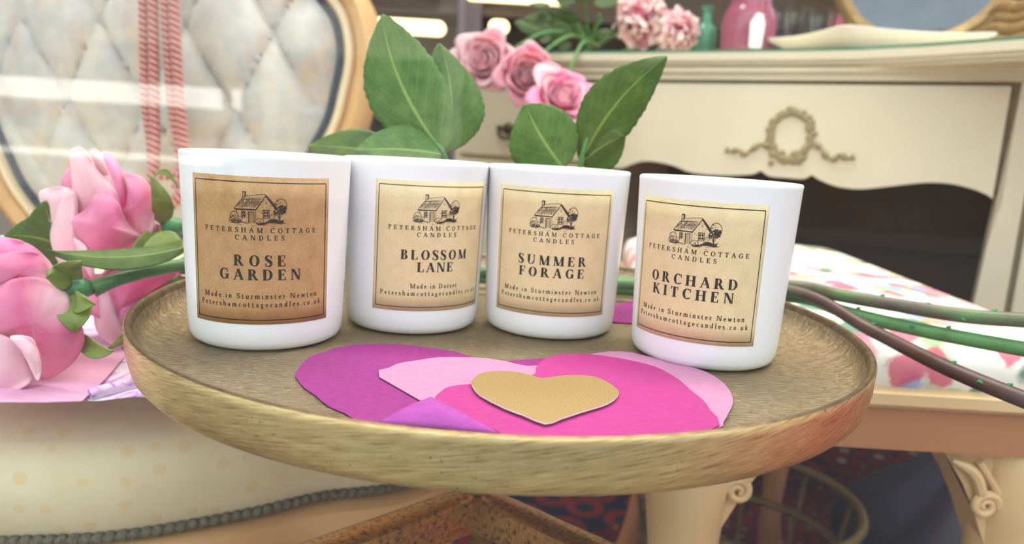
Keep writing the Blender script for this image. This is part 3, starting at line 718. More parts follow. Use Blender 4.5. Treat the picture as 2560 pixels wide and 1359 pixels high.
b = new(); lathe(b, [(0, .0065), (.030, .0065), (RBOT - w_ - .0006, .009), (RBOT + KR * .068 - w_ - .0005, .068), (RBOT + KR * .0685 - w_ - .0005, .0692), (.02, .0684), (.004, .068), (0, .068)], 96); WAX = me_from('wax', b, [MT['wax']])
b = new(); tube(b, [(0, 0, .067), (.0003, 0, .073), (.0012, 0, .079)], .0009, 8); WICK = me_from('wick', b, [MT['wick']])
LH, Z0, Z1 = 32.8, 13.6, 80.4
def label_mesh(mat):
    b = new()
    def fn(u, v): return on_jar(-LH + 2 * LH * u, Z0 + (Z1 - Z0) * v, .00022)
    grid(b, fn, 60, 8)
    # turned-in paper thickness at the four edges
    vs = [v for v in b.verts if v.is_boundary]; ed = [e for e in b.edges if e.is_boundary]
    r = bmesh.ops.extrude_edge_only(b, edges=ed)
    for v in [g for g in r['geom'] if isinstance(g, bmesh.types.BMVert)]:
        d = Vector((v.co.x, v.co.y, 0)).normalized(); v.co -= d * .0002
    return me_from('label', b, [mat])
LAB, LABD = label_mesh(MT['kraft']), label_mesh(MT['kraft_shaded'])
BORDER = me_from('border_line', wrap(bar_h(-30.9, 30.9, 78.0, .42) + bar_h(-30.9, 30.9, 15.6, .42) + bar_v(-30.9, 15.6, 78, .42) + bar_v(30.9, 15.6, 78, .42), .00032), [MT['ink']])
COT = me_from('cottage_drawing', wrap(cottage(), .00032), [MT['ink_soft']])
BRAND = me_from('brand_lettering', wrap(text_quads('PETERSHAM COTTAGE', 0, 55.7, 2.25, 50.4, .20, .085) + text_quads('CANDLES', 0, 52.35, 2.25, 21.2, .20, .085), .00032), [MT['ink_soft']])
CANDLES = [(-.12192, .35338, 14.0, 'ROSE', 22.6, 'GARDEN', 36.2, 'Made in Sturminster Newton', 52.6, 'white jar candle labelled ROSE GARDEN, at the left end of the row'),
           (-.05528, .39832, 25.2, 'BLOSSOM', 36.6, 'LANE', 19.6, 'Made in Dorset', 25.6, 'white jar candle labelled BLOSSOM LANE, second from the left'),
           (.02275, .40538, -3.6, 'SUMMER', 36.4, 'FORAGE', 35.0, 'Made in Sturminster Newton', 52.6, 'white jar candle labelled SUMMER FORAGE, third from the left'),
           (.1014, .36533, -27.6, 'ORCHARD', 43.0, 'KITCHEN', 40.2, 'Made in Sturminster Newton', 52.6, 'white jar candle labelled ORCHARD KITCHEN, at the right end of the row')]
def inst(name, me, parent):
    o = bpy.data.objects.new(name, me); COL.objects.link(o); o.parent = parent; return o
for i, (x, y, ang, n1, w1, n2, w2, made, wm, lab) in enumerate(CANDLES):
    t = thing('candle', lab, 'candle', (x, y, TZ + .0003), math.radians(ang), 'white jar candles in a row')
    inst('jar', JAR, t); inst('wax', WAX, t); inst('wick', WICK, t)
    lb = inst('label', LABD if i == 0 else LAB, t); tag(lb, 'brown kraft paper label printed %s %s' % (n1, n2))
    inst('border_line', BORDER, lb); inst('cottage_drawing', COT, lb); inst('brand_lettering', BRAND, lb)
    q = text_quads(n1, 0, 40.6, 5.0, w1, .25, .065) + text_quads(n2, 0, 34.2, 5.0, w2, .25, .065)
    inst('name_lettering', me_from('name_lettering', wrap(q, .00032), [MT['ink']]), lb)
    q = text_quads(made, 0, 25.6, 2.45, wm, .18, .095) + text_quads('Petershamcottagecandles.co.uk', 0, 21.7, 2.45, 57.0, .18, .095)
    inst('address_lettering', me_from('address_lettering', wrap(q, .00032), [MT['ink_soft']]), lb)

# ================================================================== PAPER HEARTS ON THE TRAY
def sheet(name, px, z, th, mat, extra=(), label='', cat='paper heart', edge=None, n=5, parent=None, group=None):
    P = [atz(x, y, TZ + z) for x, y in px] + [Vector((x, y, TZ + z)) for x, y in extra]
    P = catmull([p for p in P], 2, True) if n else P
    b = new()
    if edge: prism(b, P, th, 1, top_mi=0); mats = [mat, edge]
    else: prism(b, P, th); mats = [mat]
    o = build(name, b, mats, parent, False)
    return tag(o, label, cat, group) if label else o
H1 = [(740, 931), (774, 892), (814, 880), (851, 867), (919, 861), (978, 861), (1036, 865), (1095, 873), (1142, 881), (1179, 893), (1225, 905), (1266, 903), (1320, 899), (1400, 895), (1520, 900), (1560, 930), (1500, 980), (1380, 1020), (1240, 1030), (1110, 1050), (960, 1068), (884, 1047), (865, 1035), (821, 1016), (790, 990), (762, 971), (743, 948)]
h1 = thing('paper_heart', 'large dark magenta tissue heart at the left, its tip curled up', 'paper heart', (0, 0, TZ), 0, 'paper hearts on the tray')
sheet('sheet', H1, .0004, .0003, MT['magenta'], parent=h1)
bpy.data.objects['sheet'].matrix_parent_inverse = h1.matrix_world.inverted(); bpy.data.objects['sheet'].location.z -= TZ
H2 = [(948, 943), (973, 920), (1001, 908), (1048, 901), (1095, 894), (1165, 894), (1212, 896), (1266, 904), (1320, 916), (1380, 908), (1440, 893), (1480, 885), (1525, 879), (1576, 881), (1600, 887), (1680, 905), (1757, 927), (1799, 950), (1822, 974), (1830, 992), (1832, 1009), (1822, 1032), (1808, 1056), (1790, 1072)]
o = sheet('paper_heart', H2, .0012, .0003, MT['palepink'], [(.052, .243), (.02, .226), (-.01, .243)], 'pale pink tissue heart showing at both sides of the hot pink heart', group='paper hearts on the tray')
H3 = [(1336, 936), (1340, 920), (1354, 903), (1377, 892), (1412, 886), (1471, 886), (1530, 893), (1588, 904), (1635, 916), (1670, 933), (1698, 950), (1729, 978), (1759, 1002), (1776, 1027), (1799, 1063)]
H3b = H3 + [(1700, 1100), (1500, 1140), (1330, 1125), (1245, 1080), (1180, 1053), (1123, 1027), (1090, 1004), (1088, 993), (1104, 978), (1125, 967), (1175, 961), (1260, 955)]
o = sheet('paper_heart', H3b, .0020, .0003, MT['hotpink'], [], 'hot pink tissue heart lying under the gold heart', group='paper hearts on the tray')
H4 = [(1178, 957), (1189, 943), (1212, 933), (1259, 930), (1300, 934), (1335, 942), (1356, 948), (1389, 943), (1436, 940), (1483, 943), (1518, 957), (1541, 974), (1547, 985), (1534, 1002), (1506, 1016), (1459, 1030), (1401, 1049), (1363, 1061), (1307, 1039), (1259, 1021), (1200, 990), (1183, 971)]
o = sheet('paper_heart', H4, .0034, .0006, MT['goldcard'], [], 'small gold card heart on top of the tissue hearts', edge=MT['whitecard'], n=5, group='paper hearts on the tray')
P_ = [atz(x, y, TZ + .0006) for x, y in ((1490, 792), (1520, 768), (1600, 752), (1690, 748), (1720, 775), (1650, 806), (1540, 806))]
b = new(); prism(b, catmull(P_, 4, True), .0004); tag(build('tissue_scrap', b, MT['magenta'], None, False), 'magenta tissue piece on the tray behind the gap between the two right candles', 'tissue paper')
# curled tip of the magenta heart, standing up against the rim
b = new()
A0, A1 = atz(946, 1056, TZ + .0012), atz(1250, 1084, TZ + .0028)
TIP = aty(1077, 992, .262)
def flap(u, v):
    base = A0.lerp(A1, u)
    hgt = max(0, 1 - abs(u - .46) / .5) 
    apex = base.lerp(TIP, 1.0)
    p = base.lerp(TIP, v)
    p.z += .004 * math.sin(PI * v) * (1 - abs(u - .5)); p.y -= .004 * math.sin(PI * v)
    return p
grid(b, flap, 16, 10)
o = build('curled_tip', b, MT['violet'], None); o.parent = h1; o.location.z = -TZ; solid(o, .0003, 0)
tag(o, 'violet underside of the curled tip')

# ================================================================== ROSES AND LEAVES
def frame_from(axis, up=Vector((0, 0, 1))):
    z = Vector(axis).normalized(); x = up - z * up.dot(z)
    if x.length < .1: x = Vector((1, 0, 0)) - z * z.x
    x.normalize(); y = z.cross(x); return x, y, z
def petal_bm(O, X, Y, Z, th, Wd, R0, L, open_, lip, seed, tip=.26, wav=.05, n=14):
    rnd = random.Random(seed); ph = rnd.uniform(0, 6.28); k2 = rnd.uniform(-.15, .15); b = new()
    def fn(u, v):
        s = u * 2 - 1; t = v * (1 - tip * abs(s) ** 2.8)
        wid = Wd * (.30 + .70 * min(1, t / .55) ** .8)
        a = th + s * wid + k2 * t * .3
        r = R0 * (.18 + .82 * math.sin(min(1, t * 1.35) * PI / 2)) + open_ * R0 * t * t
        c = max(0, t - .72) / .28
        r += lip * R0 * c ** 1.6 * (1 + .35 * math.sin(3 * s + ph)); z = L * t - lip * R0 * .55 * c ** 2
        r *= 1 + wav * math.sin(4.2 * s + ph) * t - .06 * s * s
        return O + X * (r * math.cos(a)) + Y * (r * math.sin(a)) + Z * z
    grid(b, fn, n, n); return b
def rose_bloom(t, O, axis, R, L, layers, seed, bud='petal_deep', mats=('petal_pink',), rot=0, thick=.0006):
    X, Y, Z = frame_from(axis); rnd = random.Random(seed)
    b = new()
    P = []
    for i in range(70):
        f = i / 69; a = f * 5.2 * PI; r = R * (.05 + .30 * f); P.append((a, r))
    uvl = b.loops.layers.uv.verify(); rows = []
    for a, r in P:
        col = []
        for j in range(7):
            v = j / 6; rr = r * (.35 + .65 * math.sin(min(1, v * 1.1) * PI / 2)) * (1 + .05 * math.sin(a * 3)); rr *= 1 - .12 * v * v
            col.append(b.verts.new(O + X * rr * math.cos(a) + Y * rr * math.sin(a) + Z * L * (.12 + v * (.80 - .12 * (r / R)))))
        rows.append(col)
    for i in range(len(rows) - 1):
        for j in range(6):
            f = b.faces.new((rows[i][j], rows[i + 1][j], rows[i + 1][j + 1], rows[i][j + 1]))
            for lp, (uu, vv) in zip(f.loops, ((i, j), (i + 1, j), (i + 1, j + 1), (i, j + 1))): lp[uvl].uv = (uu / 69, vv / 6)
    solid(build('bud', b, MT[bud], t), thick)
    for li, (n, rk, lk, w, op, lip) in enumerate(layers):
        for i in range(n):
            th = rot + li * .55 + 2 * PI * i / n + rnd.uniform(-.12, .12)
            m = MT[mats[(i + li) % len(mats)]]
            o = build('petal', petal_bm(O, X, Y, Z, th, w, R * rk * rnd.uniform(.94, 1.06), L * lk * rnd.uniform(.92, 1.06), op, lip * rnd.uniform(.6, 1.3), rnd.random()), m, t)
            solid(o, thick)
def leaf_bm(P0, P1, side, w, bend=(0, 0, 0), fold=.12, serr=.03, nt=36, wav=0, peak=.9, seed=1):
    P0, P1, side, bend = Vector(P0), Vector(P1), Vector(side).normalized(), Vector(bend)
    ax = (P1 - P0).normalized(); side = (side - ax * side.dot(ax)).normalized(); nr = ax.cross(side); L = (P1 - P0).length
    b = new()
    def fn(u, v):
        s = u * 2 - 1; wd = w * 2.75 * (v ** (.64 * peak)) * ((1 - v) ** .86) * (1 + .12 * math.sin(PI * v)) + .0004
        wd *= 1 + serr * abs(s) ** 4 * (((v * 22) % 1.0) - .5) * 2
        c = P0.lerp(P1, v) + bend * (4 * v * (1 - v))
        return c + side * (s * wd) + nr * (fold * w * abs(s) ** 1.3 + wav * w * math.sin(v * 9 + s * 1.5) * abs(s))
    grid(b, fn, 14, nt); return b
def leaf(parent, P0, P1, side, w, mat='leaf', stalk=None, **k):
    o = build('leaf', leaf_bm(P0, P1, side, w, **k), MT[mat], parent); solid(o, .0005); return o
def sepal(parent, P0, P1, side, w, bend=(0, 0, 0)):
    o = build('sepal', leaf_bm(P0, P1, side, w, bend, fold=.25, serr=0, nt=12, peak=.65), MT['sepal'], parent); solid(o, .0006); return o
def stem(parent, pts, r, mat, n=8, name='stem', thorns=()):
    P = catmull(pts, n); b = new()
    rr = interp(r, n) if isinstance(r, list) else [r] * len(P)
    tube(b, P, rr, 14); o = build(name, b, MT[mat], parent)
    for f, d in thorns:
        i = int(f * (len(P) - 1)); c = P[i]; d = Vector(d).normalized(); t = (P[min(i + 1, len(P) - 1)] - P[max(i - 1, 0)]).normalized()
        b = new(); tube(b, [c + d * rr[i] * .5, c + d * (rr[i] + .0004) + t * .0004, c + d * (rr[i] + .0014) + t * .0016], [.0022, .0013, .0003], 8); build('thorn', b, MT['hip'], parent)
    return P
def hip(parent, a, c, r):
    a, c = Vector(a), Vector(c); b = new(); P = [a.lerp(c, k / 6) for k in range(7)]
    tube(b, P, [r * q for q in (.55, .72, .92, 1.05, 1.08, .98, .7)], 16); build('hip', b, MT['hip'], parent)

def shaped_petal(parent, px, Y, bulge, mat, base, curl=.004, ty=0.0, nr=12):
    """an outer petal: its own outline, cupped towards the viewer's side and turned back at the rim"""
    O2 = catmull([(x, y, 0) for x, y in px], 5, True); cx = sum(p.x for p in O2) / len(O2); cy = sum(p.y for p in O2) / len(O2)
    far = max(math.hypot(p.x - base[0], p.y - base[1]) for p in O2); b = new(); N = len(O2)
    def pix(u, v): p = O2[int(round(u * N)) % N]; return cx + (p.x - cx) * v, cy + (p.y - cy) * v
    def fn(u, v):
        x, y = pix(u, v); d = Y - bulge * (1 - v * v) + curl * max(0, v - .75) ** 2 * 16 * math.sin(u * 6 * PI + x * .01) + ty * (y - cy) / 1000
        d += .0012 * math.sin(x * .045 + y * .02) * v
        return aty(x, y, d)
    grid(b, fn, N, nr, uvfn=lambda u, v: (u, min(1, math.hypot(pix(u, v)[0] - base[0], pix(u, v)[1] - base[1]) / far)), closed_u=True)
    bmesh.ops.remove_doubles(b, verts=b.verts, dist=1e-6)
    o = build('petal', b, MT[mat], parent); solid(o, .0006); return o
# rose A: front left
ra = thing('rose', 'long-stemmed pink rose nearest the front at the left edge, bloom hanging downwards', 'rose', (0, 0, 0), 0, 'long-stemmed pink roses lying across the table')
hA0, hA1 = aty(172, 718, .385), aty(232, 722, .395)
rose_bloom(ra, aty(178, 724, .400), aty(20, 800, .408) - aty(178, 724, .400), .026, .050,
           [(5, .62, .95, .95, .05, .10), (5, 1.0, .98, .9, .06, .2)], 11, mats=('petal_pink', 'petal_deep'), rot=.4)
bA = (176, 724)
shaped_petal(ra, [(-60, 610), (0, 594), (35, 597), (70, 609), (104, 633), (128, 664), (150, 700), (100, 712), (0, 700), (-70, 690)], .397, .008, 'petal_deep', bA)
shaped_petal(ra, [(-80, 650), (0, 632), (60, 628), (98, 634), (124, 654), (146, 690), (168, 722), (93, 712), (31, 706), (0, 724), (-80, 740)], .388, .008, 'petal_pink', bA)
shaped_petal(ra, [(-90, 760), (-31, 728), (0, 714), (31, 698), (70, 692), (103, 695), (144, 712), (170, 740), (184, 778), (205, 814), (210, 855), (190, 898), (149, 932), (108, 950), (97, 932), (98, 896), (80, 860), (36, 848), (0, 838), (-60, 830)], .377, .010, 'petal_pink', bA, .003)
shaped_petal(ra, [(-80, 840), (-20, 828), (31, 850), (66, 890), (82, 932), (72, 958), (31, 980), (0, 986), (-40, 970), (-90, 920)], .372, .006, 'petal_blush', bA)
shaped_petal(ra, [(25, 842), (58, 838), (84, 850), (101, 896), (102, 932), (94, 951), (82, 930), (66, 896), (46, 868)], .362, .004, 'petal_blush', bA, .002)
hip(ra, hA1, hA0, .0062)
stem(ra, [hA1, aty(300, 696, .405), aty(420, 668, .425), aty(620, 640, .455), aty(900, 650, .475), aty(1300, 690, .485), aty(1650, 715, .487), aty(1980, 727, .484), aty(2180, 826, .44), aty(2380, 925, .385), aty(2640, 1030, .34)],
     [.0050, .0040, .0040, .0038, .0038, .0038, .0038, .0040, .0042, .0044, .0045], 'stem_two', thorns=((.80, (0, 0, 1)), (.86, (.3, -1, .3)), (.90, (0, 0, 1)), (.93, (-.5, -1, .2)), (.96, (0, 0, 1)), (.985, (0, -1, 0))))
for (x0, y0, x1, y1, w, bn) in ((180, 712, 118, 690, .005, (0, 0, .004)), (176, 735, 190, 830, .006, (.004, -.004, 0)), (190, 835, 283, 878, .0035, (0, 0, -.004)), (178, 700, 200, 655, .005, (-.004, 0, 0)), (190, 745, 240, 760, .004, (0, -.005, 0))):
    sepal(ra, aty(x0, y0, .383), aty(x1, y1, .372), (0, .2, 1) if abs(x1 - x0) > abs(y1 - y0) else (1, .2, 0), w, bn)
leaf(ra, aty(462, 618, .42), aty(120, 624, .385), (0, .75, .55), .0062, 'leaf_dark', bend=(0, -.004, -.0045), peak=.8, fold=.3)
# rose B: back, upright bloom
rb = thing('rose', 'long-stemmed pale pink rose with its open bloom beside the ROSE GARDEN candle', 'rose', (0, 0, 0), 0, 'long-stemmed pink roses lying across the table')
OB = aty(395, 572, .46)
rose_bloom(rb, aty(395, 572, .478), aty(190, 506, .486) - aty(395, 572, .478), .024, .058,
           [(5, .62, .98, .95, .05, .10), (5, 1.0, .95, .9, .08, .2)], 23, mats=('petal_blush', 'petal_pink'), rot=.1)
bB = (392, 575)
shaped_petal(rb, [(174, 382), (200, 367), (228, 398), (252, 428), (286, 474), (318, 520), (300, 560), (230, 580), (190, 560), (183, 500), (178, 430)], .460, .006, 'petal_blush', bB, .004)
shaped_petal(rb, [(228, 374), (246, 376), (264, 408), (270, 436), (256, 432), (232, 396)], .463, .003, 'petal_blush', bB, .001)
shaped_petal(rb, [(258, 380), (281, 387), (303, 423), (317, 465), (322, 518), (310, 530), (294, 486), (276, 436), (262, 400)], .455, .006, 'petal_deep', bB, .002)
shaped_petal(rb, [(308, 432), (330, 434), (364, 450), (382, 493), (386, 556), (374, 590), (350, 596), (325, 572), (304, 536), (316, 512), (318, 468)], .452, .009, 'petal_pink', bB, .002)
shaped_petal(rb, [(97, 486), (116, 471), (155, 466), (184, 478), (194, 506), (188, 546), (150, 572), (128, 558), (108, 521)], .456, .006, 'petal_blush', bB, .003)
shaped_petal(rb, [(128, 572), (150, 510), (184, 478), (196, 540), (214, 606), (222, 637), (236, 664), (212, 696), (176, 692), (141, 646), (128, 606)], .450, .008, 'petal_blush', bB, .003)
shaped_petal(rb, [(168, 556), (197, 536), (222, 514), (238, 487), (267, 482), (294, 504), (306, 534), (330, 570), (356, 592), (328, 604), (288, 632), (246, 644), (211, 632), (188, 598)], .444, .008, 'petal_pink', bB, .003)
shaped_petal(rb, [(184, 598), (211, 610), (222, 630), (236, 672), (230, 696), (209, 662)], .440, .003, 'petal_blush', bB, .001)
hip(rb, aty(462, 562, .468), aty(402, 570, .461), .0062)
stem(rb, [aty(462, 562, .468), aty(620, 590, .482), aty(900, 640, .495), aty(1300, 690, .505), aty(1650, 708, .503), aty(1975, 714, .498), aty(2100, 738, .47), aty(2240, 762, .45), aty(2420, 790, .43), aty(2660, 806, .41)],
     [.0044, .0040, .0040, .0040, .0040, .0042, .0043, .0044, .0045, .0045], 'stem_olive', thorns=((.75, (0, 0, 1)), (.83, (.5, -.5, 1)), (.93, (0, 0, 1)), (.88, (0, -1, -.4))))
sepal(rb, aty(400, 560, .458), aty(375, 440, .44), (1, 0, .2), .0045, (.006, -.004, 0)); sepal(rb, aty(402, 580, .456), aty(330, 632, .44), (0, 0, 1), .006, (0, -.003, -.005)); sepal(rb, aty(385, 440, .44), aty(445, 470, .455), (0, 0, 1), .0012, (0, 0, .006))
sepal(rb, aty(455, 600, .44), aty(345, 640, .43), (0, .3, 1), .0055, (0, 0, .002))
leaf(rb, aty(160, 640, .46), aty(108, 505, .45), (1, 0, .3), .017, 'leaf_dark', bend=(0, 0, 0))
leaf(rb, aty(185, 630, .46), aty(10, 590, .45), (0, 0, 1), .014, 'leaf_dark', bend=(0, 0, .004))
# leaf sprig standing up behind BLOSSOM LANE
J1 = aty(1112, 392, .465)
stem(rb, [aty(1128, 640, .498), aty(1122, 500, .482), J1, aty(1086, 356, .465)], [.0022, .0021, .0018, .0013], 'stem', name='leaf_stalk')
leaf(rb, aty(1110, 384, .465), aty(955, 36, .452), (1, -.15, .45), .0230, 'leaf', bend=(-.008, .004, 0), peak=1.0, fold=.10, wav=.04)
leaf(rb, aty(1106, 382, .470), aty(1100, 108, .472), (1, .35, .02), .0185, 'leaf', bend=(.006, .004, 0), peak=.8, fold=.16, wav=.05)
leaf(rb, aty(1104, 386, .460), aty(890, 376, .437), (.1, .5, .86), .0145, 'leaf', bend=(0, 0, .002), peak=.9, fold=.1, wav=.04)
leaf(rb, aty(1000, 400, .478), aty(770, 366, .472), (.1, .4, .9), .0125, 'leaf_dark', bend=(0, 0, .003), peak=.9, fold=.1)
# rose C: deep pink, drooping between A and B
rc = thing('rose', 'deep pink long-stemmed rose half hidden behind the green stem, by the tray edge', 'rose', (0, 0, 0), 0, 'long-stemmed pink roses lying across the table')
OC = aty(440, 678, .475)
rose_bloom(rc, aty(448, 680, .488), aty(300, 775, .480) - aty(448, 680, .488), .024, .052, [(5, .6, .95, .95, .05, .1), (5, 1.0, 1.0, .9, .1, .2)], 37, mats=('petal_deep', 'petal_deep'), rot=.9)
bC = (446, 680)
shaped_petal(rc, [(305, 606), (345, 596), (400, 620), (360, 650), (316, 662), (262, 686), (240, 700), (268, 668), (290, 636)], .470, .005, 'petal_deep', bC, .002)
shaped_petal(rc, [(240, 702), (262, 688), (300, 676), (352, 664), (422, 650), (446, 674), (420, 700), (352, 745), (312, 778), (284, 800), (262, 760)], .464, .010, 'petal_deep', bC, .003)
shaped_petal(rc, [(242, 740), (268, 728), (292, 778), (312, 850), (300, 872), (270, 856), (240, 822), (234, 778)], .456, .006, 'petal_blush', bC, .003)
hip(rc, aty(500, 650, .485), aty(448, 672, .476), .006)
stem(rc, [aty(500, 650, .485), aty(620, 640, .492), aty(900, 660, .502), aty(1300, 705, .505), aty(1650, 730, .500), aty(1985, 742, .490), aty(2120, 782, .465), aty(2330, 830, .44), aty(2660, 890, .405)],
     [.0042, .0038, .0038, .0038, .0040, .0042, .0044, .0046, .0047], 'stem', thorns=((.78, (0, 0, 1)), (.85, (0, -1, .3)), (.9, (0, 0, 1))))
sepal(rc, aty(446, 690, .47), aty(268, 875, .44), (0, 0, 1), .0035, (0, 0, -.006)); sepal(rc, aty(446, 690, .47), aty(478, 790, .46), (1, 0, 0), .005)
# leaf sprig standing up behind SUMMER FORAGE
J2 = aty(1452, 412, .475)
stem(rc, [aty(1440, 640, .502), aty(1446, 520, .49), J2, aty(1470, 335, .475)], [.0021, .002, .0018, .0014], 'stem', name='leaf_stalk')
leaf(rc, aty(1412, 425, .470), aty(1316, 262, .452), (1, .1, .55), .0185, 'leaf', bend=(-.004, 0, .002), peak=.85, fold=.12, wav=.04)
leaf(rc, aty(1458, 392, .475), aty(1668, 142, .462), (.75, .1, -.62), .0158, 'leaf_dark', bend=(-.004, 0, .004), peak=.9, fold=.2, wav=.06)
leaf(rc, aty(1450, 408, .478), aty(1562, 338, .470), (.5, .1, -.8), .0135, 'leaf_dark', bend=(0, 0, .002), peak=.9, fold=.2)

# ================================================================== ARMCHAIR
chair = thing('armchair', 'button-backed armchair with cream spotted seat and honey wood frame', 'armchair', (-.35, .72, 0))
CO = Vector((-.35, .72, 0))
bead_px = [(-260, 1352), (0, 1335), (300, 1320), (600, 1270), (800, 1225), (990, 1200)]
front = [atz(x, y, .36) for x, y in bead_px]
plan = [(p.x, p.y) for p in front] + [(-.045, .53), (-.04, .62), (-.10, .78), (-.16, .93), (-.20, .985), (-.45, 1.0), (-.70, .985), (-.76, .90), (-.80, .72), (-.78, .56), (-.70, .45), (-.55, .39)]
plan = [plan[i] for i in range(len(plan))]
PL = catmull([(x, y, 0) for x, y in plan], 8, True)
cen = Vector((-.40, .70, 0))
def seatpt(off, z): 
    out = []
    for i, p in enumerate(PL):
        t = (PL[(i + 1) % len(PL)] - PL[i - 1]).normalized(); n = Vector((t.y, -t.x, 0))
        if n.dot(p - cen) < 0: n = -n
        out.append(p + n * off + Vector((0, 0, z)))
    return out
def rings_mesh(rings, closed_top=True, scl=1):
    b = new(); uvl = b.loops.layers.uv.verify(); V = [[b.verts.new(q - CO) for q in R] for R in rings]; N = len(rings[0])
    acc = [0]
    for i in range(N): acc.append(acc[-1] + (rings[0][(i + 1) % N] - rings[0][i]).length)
    hh = [0]
    for j in range(1, len(rings)): hh.append(hh[-1] + (rings[j][10] - rings[j - 1][10]).length)
    for j in range(len(rings) - 1):
        for i in range(N):
            i2 = (i + 1) % N; f = b.faces.new((V[j][i], V[j][i2], V[j + 1][i2], V[j + 1][i]))
            for lp, (a, c) in zip(f.loops, ((i, j), (i + 1, j), (i + 1, j + 1), (i, j + 1))): lp[uvl].uv = (acc[a], hh[c])
    if closed_top: b.faces.new(V[-1]); b.faces.new(list(reversed(V[0])))
    return b
prof = [(-.004, .352), (.004, .36), (.012, .375), (.016, .392), (.014, .406), (.006, .417), (.002, .4185), (-.002, .4205), (-.02, .428)]
rings = [seatpt(a, z) for a, z in prof]
base = rings[-1]
for k in (.15, .35, .6, .85, .97): rings.append([p.lerp(cen + Vector((0, 0, p.z)), k) + Vector((0, 0, .028 * (1 - (1 - k) ** 2))) for p in base])
build('seat_cushion', rings_mesh(rings), MT['damask'], chair)
b = new(); Pb = seatpt(.006, .358); N = len(Pb)
tube(b, [p - CO for p in Pb] + [Pb[0] - CO], .0024, 8, False)
acc = 0; nxt = 0
for i in range(N):
    d = (Pb[(i + 1) % N] - Pb[i]); L = d.length
    while nxt < acc + L:
        c = Pb[i] + d * ((nxt - acc) / L) - CO
        if c.y + CO.y < .62: ball(b, c + Vector((0, 0, .0005)), .0037, 1, 1, 1, 8, 6)
        nxt += .0064
    acc += L
build('gimp_trim', b, MT['braid'], chair)
def rail(prof): 
    b = new(); R = [seatpt(a, z) for a, z in prof]; V = [[b.verts.new(q - CO) for q in r_] for r_ in R]; N = len(R[0])
    for j in range(len(R)):
        for i in range(N): b.faces.new((V[j][i], V[j][(i + 1) % N], V[(j + 1) % len(R)][(i + 1) % N], V[(j + 1) % len(R)][i]))
    return b
build('seat_rail', rail([(-.02, .353), (.004, .353), (.012, .348), (.014, .335), (.010, .318), (-.02, .318)]), MT['wood_gold'], chair)
o = build('rail_moulding', rail([(.0, .318), (.012, .318), (.019, .313), (.019, .306), (.012, .300), (.0, .300)]), MT['wood_pale'], chair); tag(o, 'pale gilt moulding under the rail')
build('apron', rail([(-.03, .300), (.002, .300), (.004, .28), (.0, .262), (-.03, .262)]), MT['wood_gold'], chair)
for (x, y) in ((-.10, .53), (-.70, .50), (-.17, .93), (-.70, .93)):
    b = new(); tube(b, catmull([(x, y, .30), (x * 1.0, y, .22), (x, y + .005, .1), (x, y + .02, 0)], 5), interp([.028, .026, .017, .02], 5), 14)
    for v in b.verts: v.co -= CO
    build('leg', b, MT['wood_gold'], chair)
YB = .99
oval = [(700, -150), (760, -80), (805, 0), (841, 50), (856, 106), (857, 160), (844, 226), (827, 293), (798, 353), (740, 450), (640, 535), (500, 580), (330, 585), (180, 560), (92, 473), (42, 374), (0, 279), (-32, 180), (-42, 80), (-20, -40), (60, -160), (200, -240), (400, -265), (580, -225)]
OV = catmull([aty(x, y, YB) for x, y in oval], 6, True)
oc = aty(425, 170, YB); NB = Vector((0, -1, 0))
mpx = YB * 1.0 / F_PX * 1.0
e1 = aty(426, 170, YB) - oc; e2 = aty(425, 171, YB) - oc
b = new(); NR, NTH = 56, len(OV)
def tuft(p):
    d = p - oc; X_ = 425 + d.dot(e1) / e1.length_squared; Y_ = 170 + d.dot(e2) / e2.length_squared
    A_ = (X_ - 110) / 200 + (Y_ - 70) / 390; B_ = (X_ - 110) / 200 - (Y_ - 70) / 390
    return (abs(math.sin(PI * A_)) * abs(math.sin(PI * B_)) + .0001) ** .32
def upf(u, v):
    p = OV[int(round(u * NTH)) % NTH]; q = oc.lerp(p, v)
    edge = max(0, 1 - ((v - .0) ** 6)); h = .014 + .022 * tuft(q) * (1 - v ** 8) + .03 * (1 - v * v)
    return q + NB * h - CO
grid(b, upf, NTH, NR, closed_u=True)
for v in list(b.verts): pass
bmesh.ops.remove_doubles(b, verts=b.verts, dist=.0002)
build('back_upholstery', b, MT['toile'], chair)
for i in range(-1, 5):
    for j in range(-1, 3):
        for sx, sy in ((110 + 200 * i, 70 + 390 * j), (10 + 200 * i, 265 + 390 * j)):
            p = aty(sx, sy, YB); d = p - oc
            # keep the buttons that fall inside the oval
            k = min(range(NTH), key=lambda q: -((OV[q] - oc).normalized().dot(d.normalized())))
            v = d.length / (OV[k] - oc).length
            if v < .86:
                b = new(); ball(b, p + NB * (.016 + .03 * (1 - v * v)) - CO, .0095, 1, .6, 1, 14, 8); build('button', b, MT['button'], chair)
b = new(); loop_sweep(b, [p - CO for p in OV], NB, [(-.004, .01), (-.004, .019), (.001, .023), (.006, .019), (.006, .01)]); build('back_braid', b, MT['braid_blue'], chair)
b = new(); loop_sweep(b, [p - CO for p in OV], NB, [(.005, -.01), (.005, .018), (.010, .026), (.016, .026), (.02, .018), (.02, -.01)]); o = build('inner_moulding', b, MT['wood_pale'], chair)
b = new(); loop_sweep(b, [p - CO for p in OV], NB, [(.019, -.03), (.019, .016), (.026, .026), (.036, .03), (.045, .024), (.05, .008), (.05, -.02), (.044, -.03)]); build('back_frame', b, MT['wood_gold'], chair)
b = new(); c_ = [p - CO + Vector((0, .02, 0)) for p in OV]; vs = [b.verts.new(p) for p in c_]; f = b.faces.new(vs); bmesh.ops.triangulate(b, faces=[f])
o = build('back_cover', b, MT['toile'], chair, False); solid(o, .004)
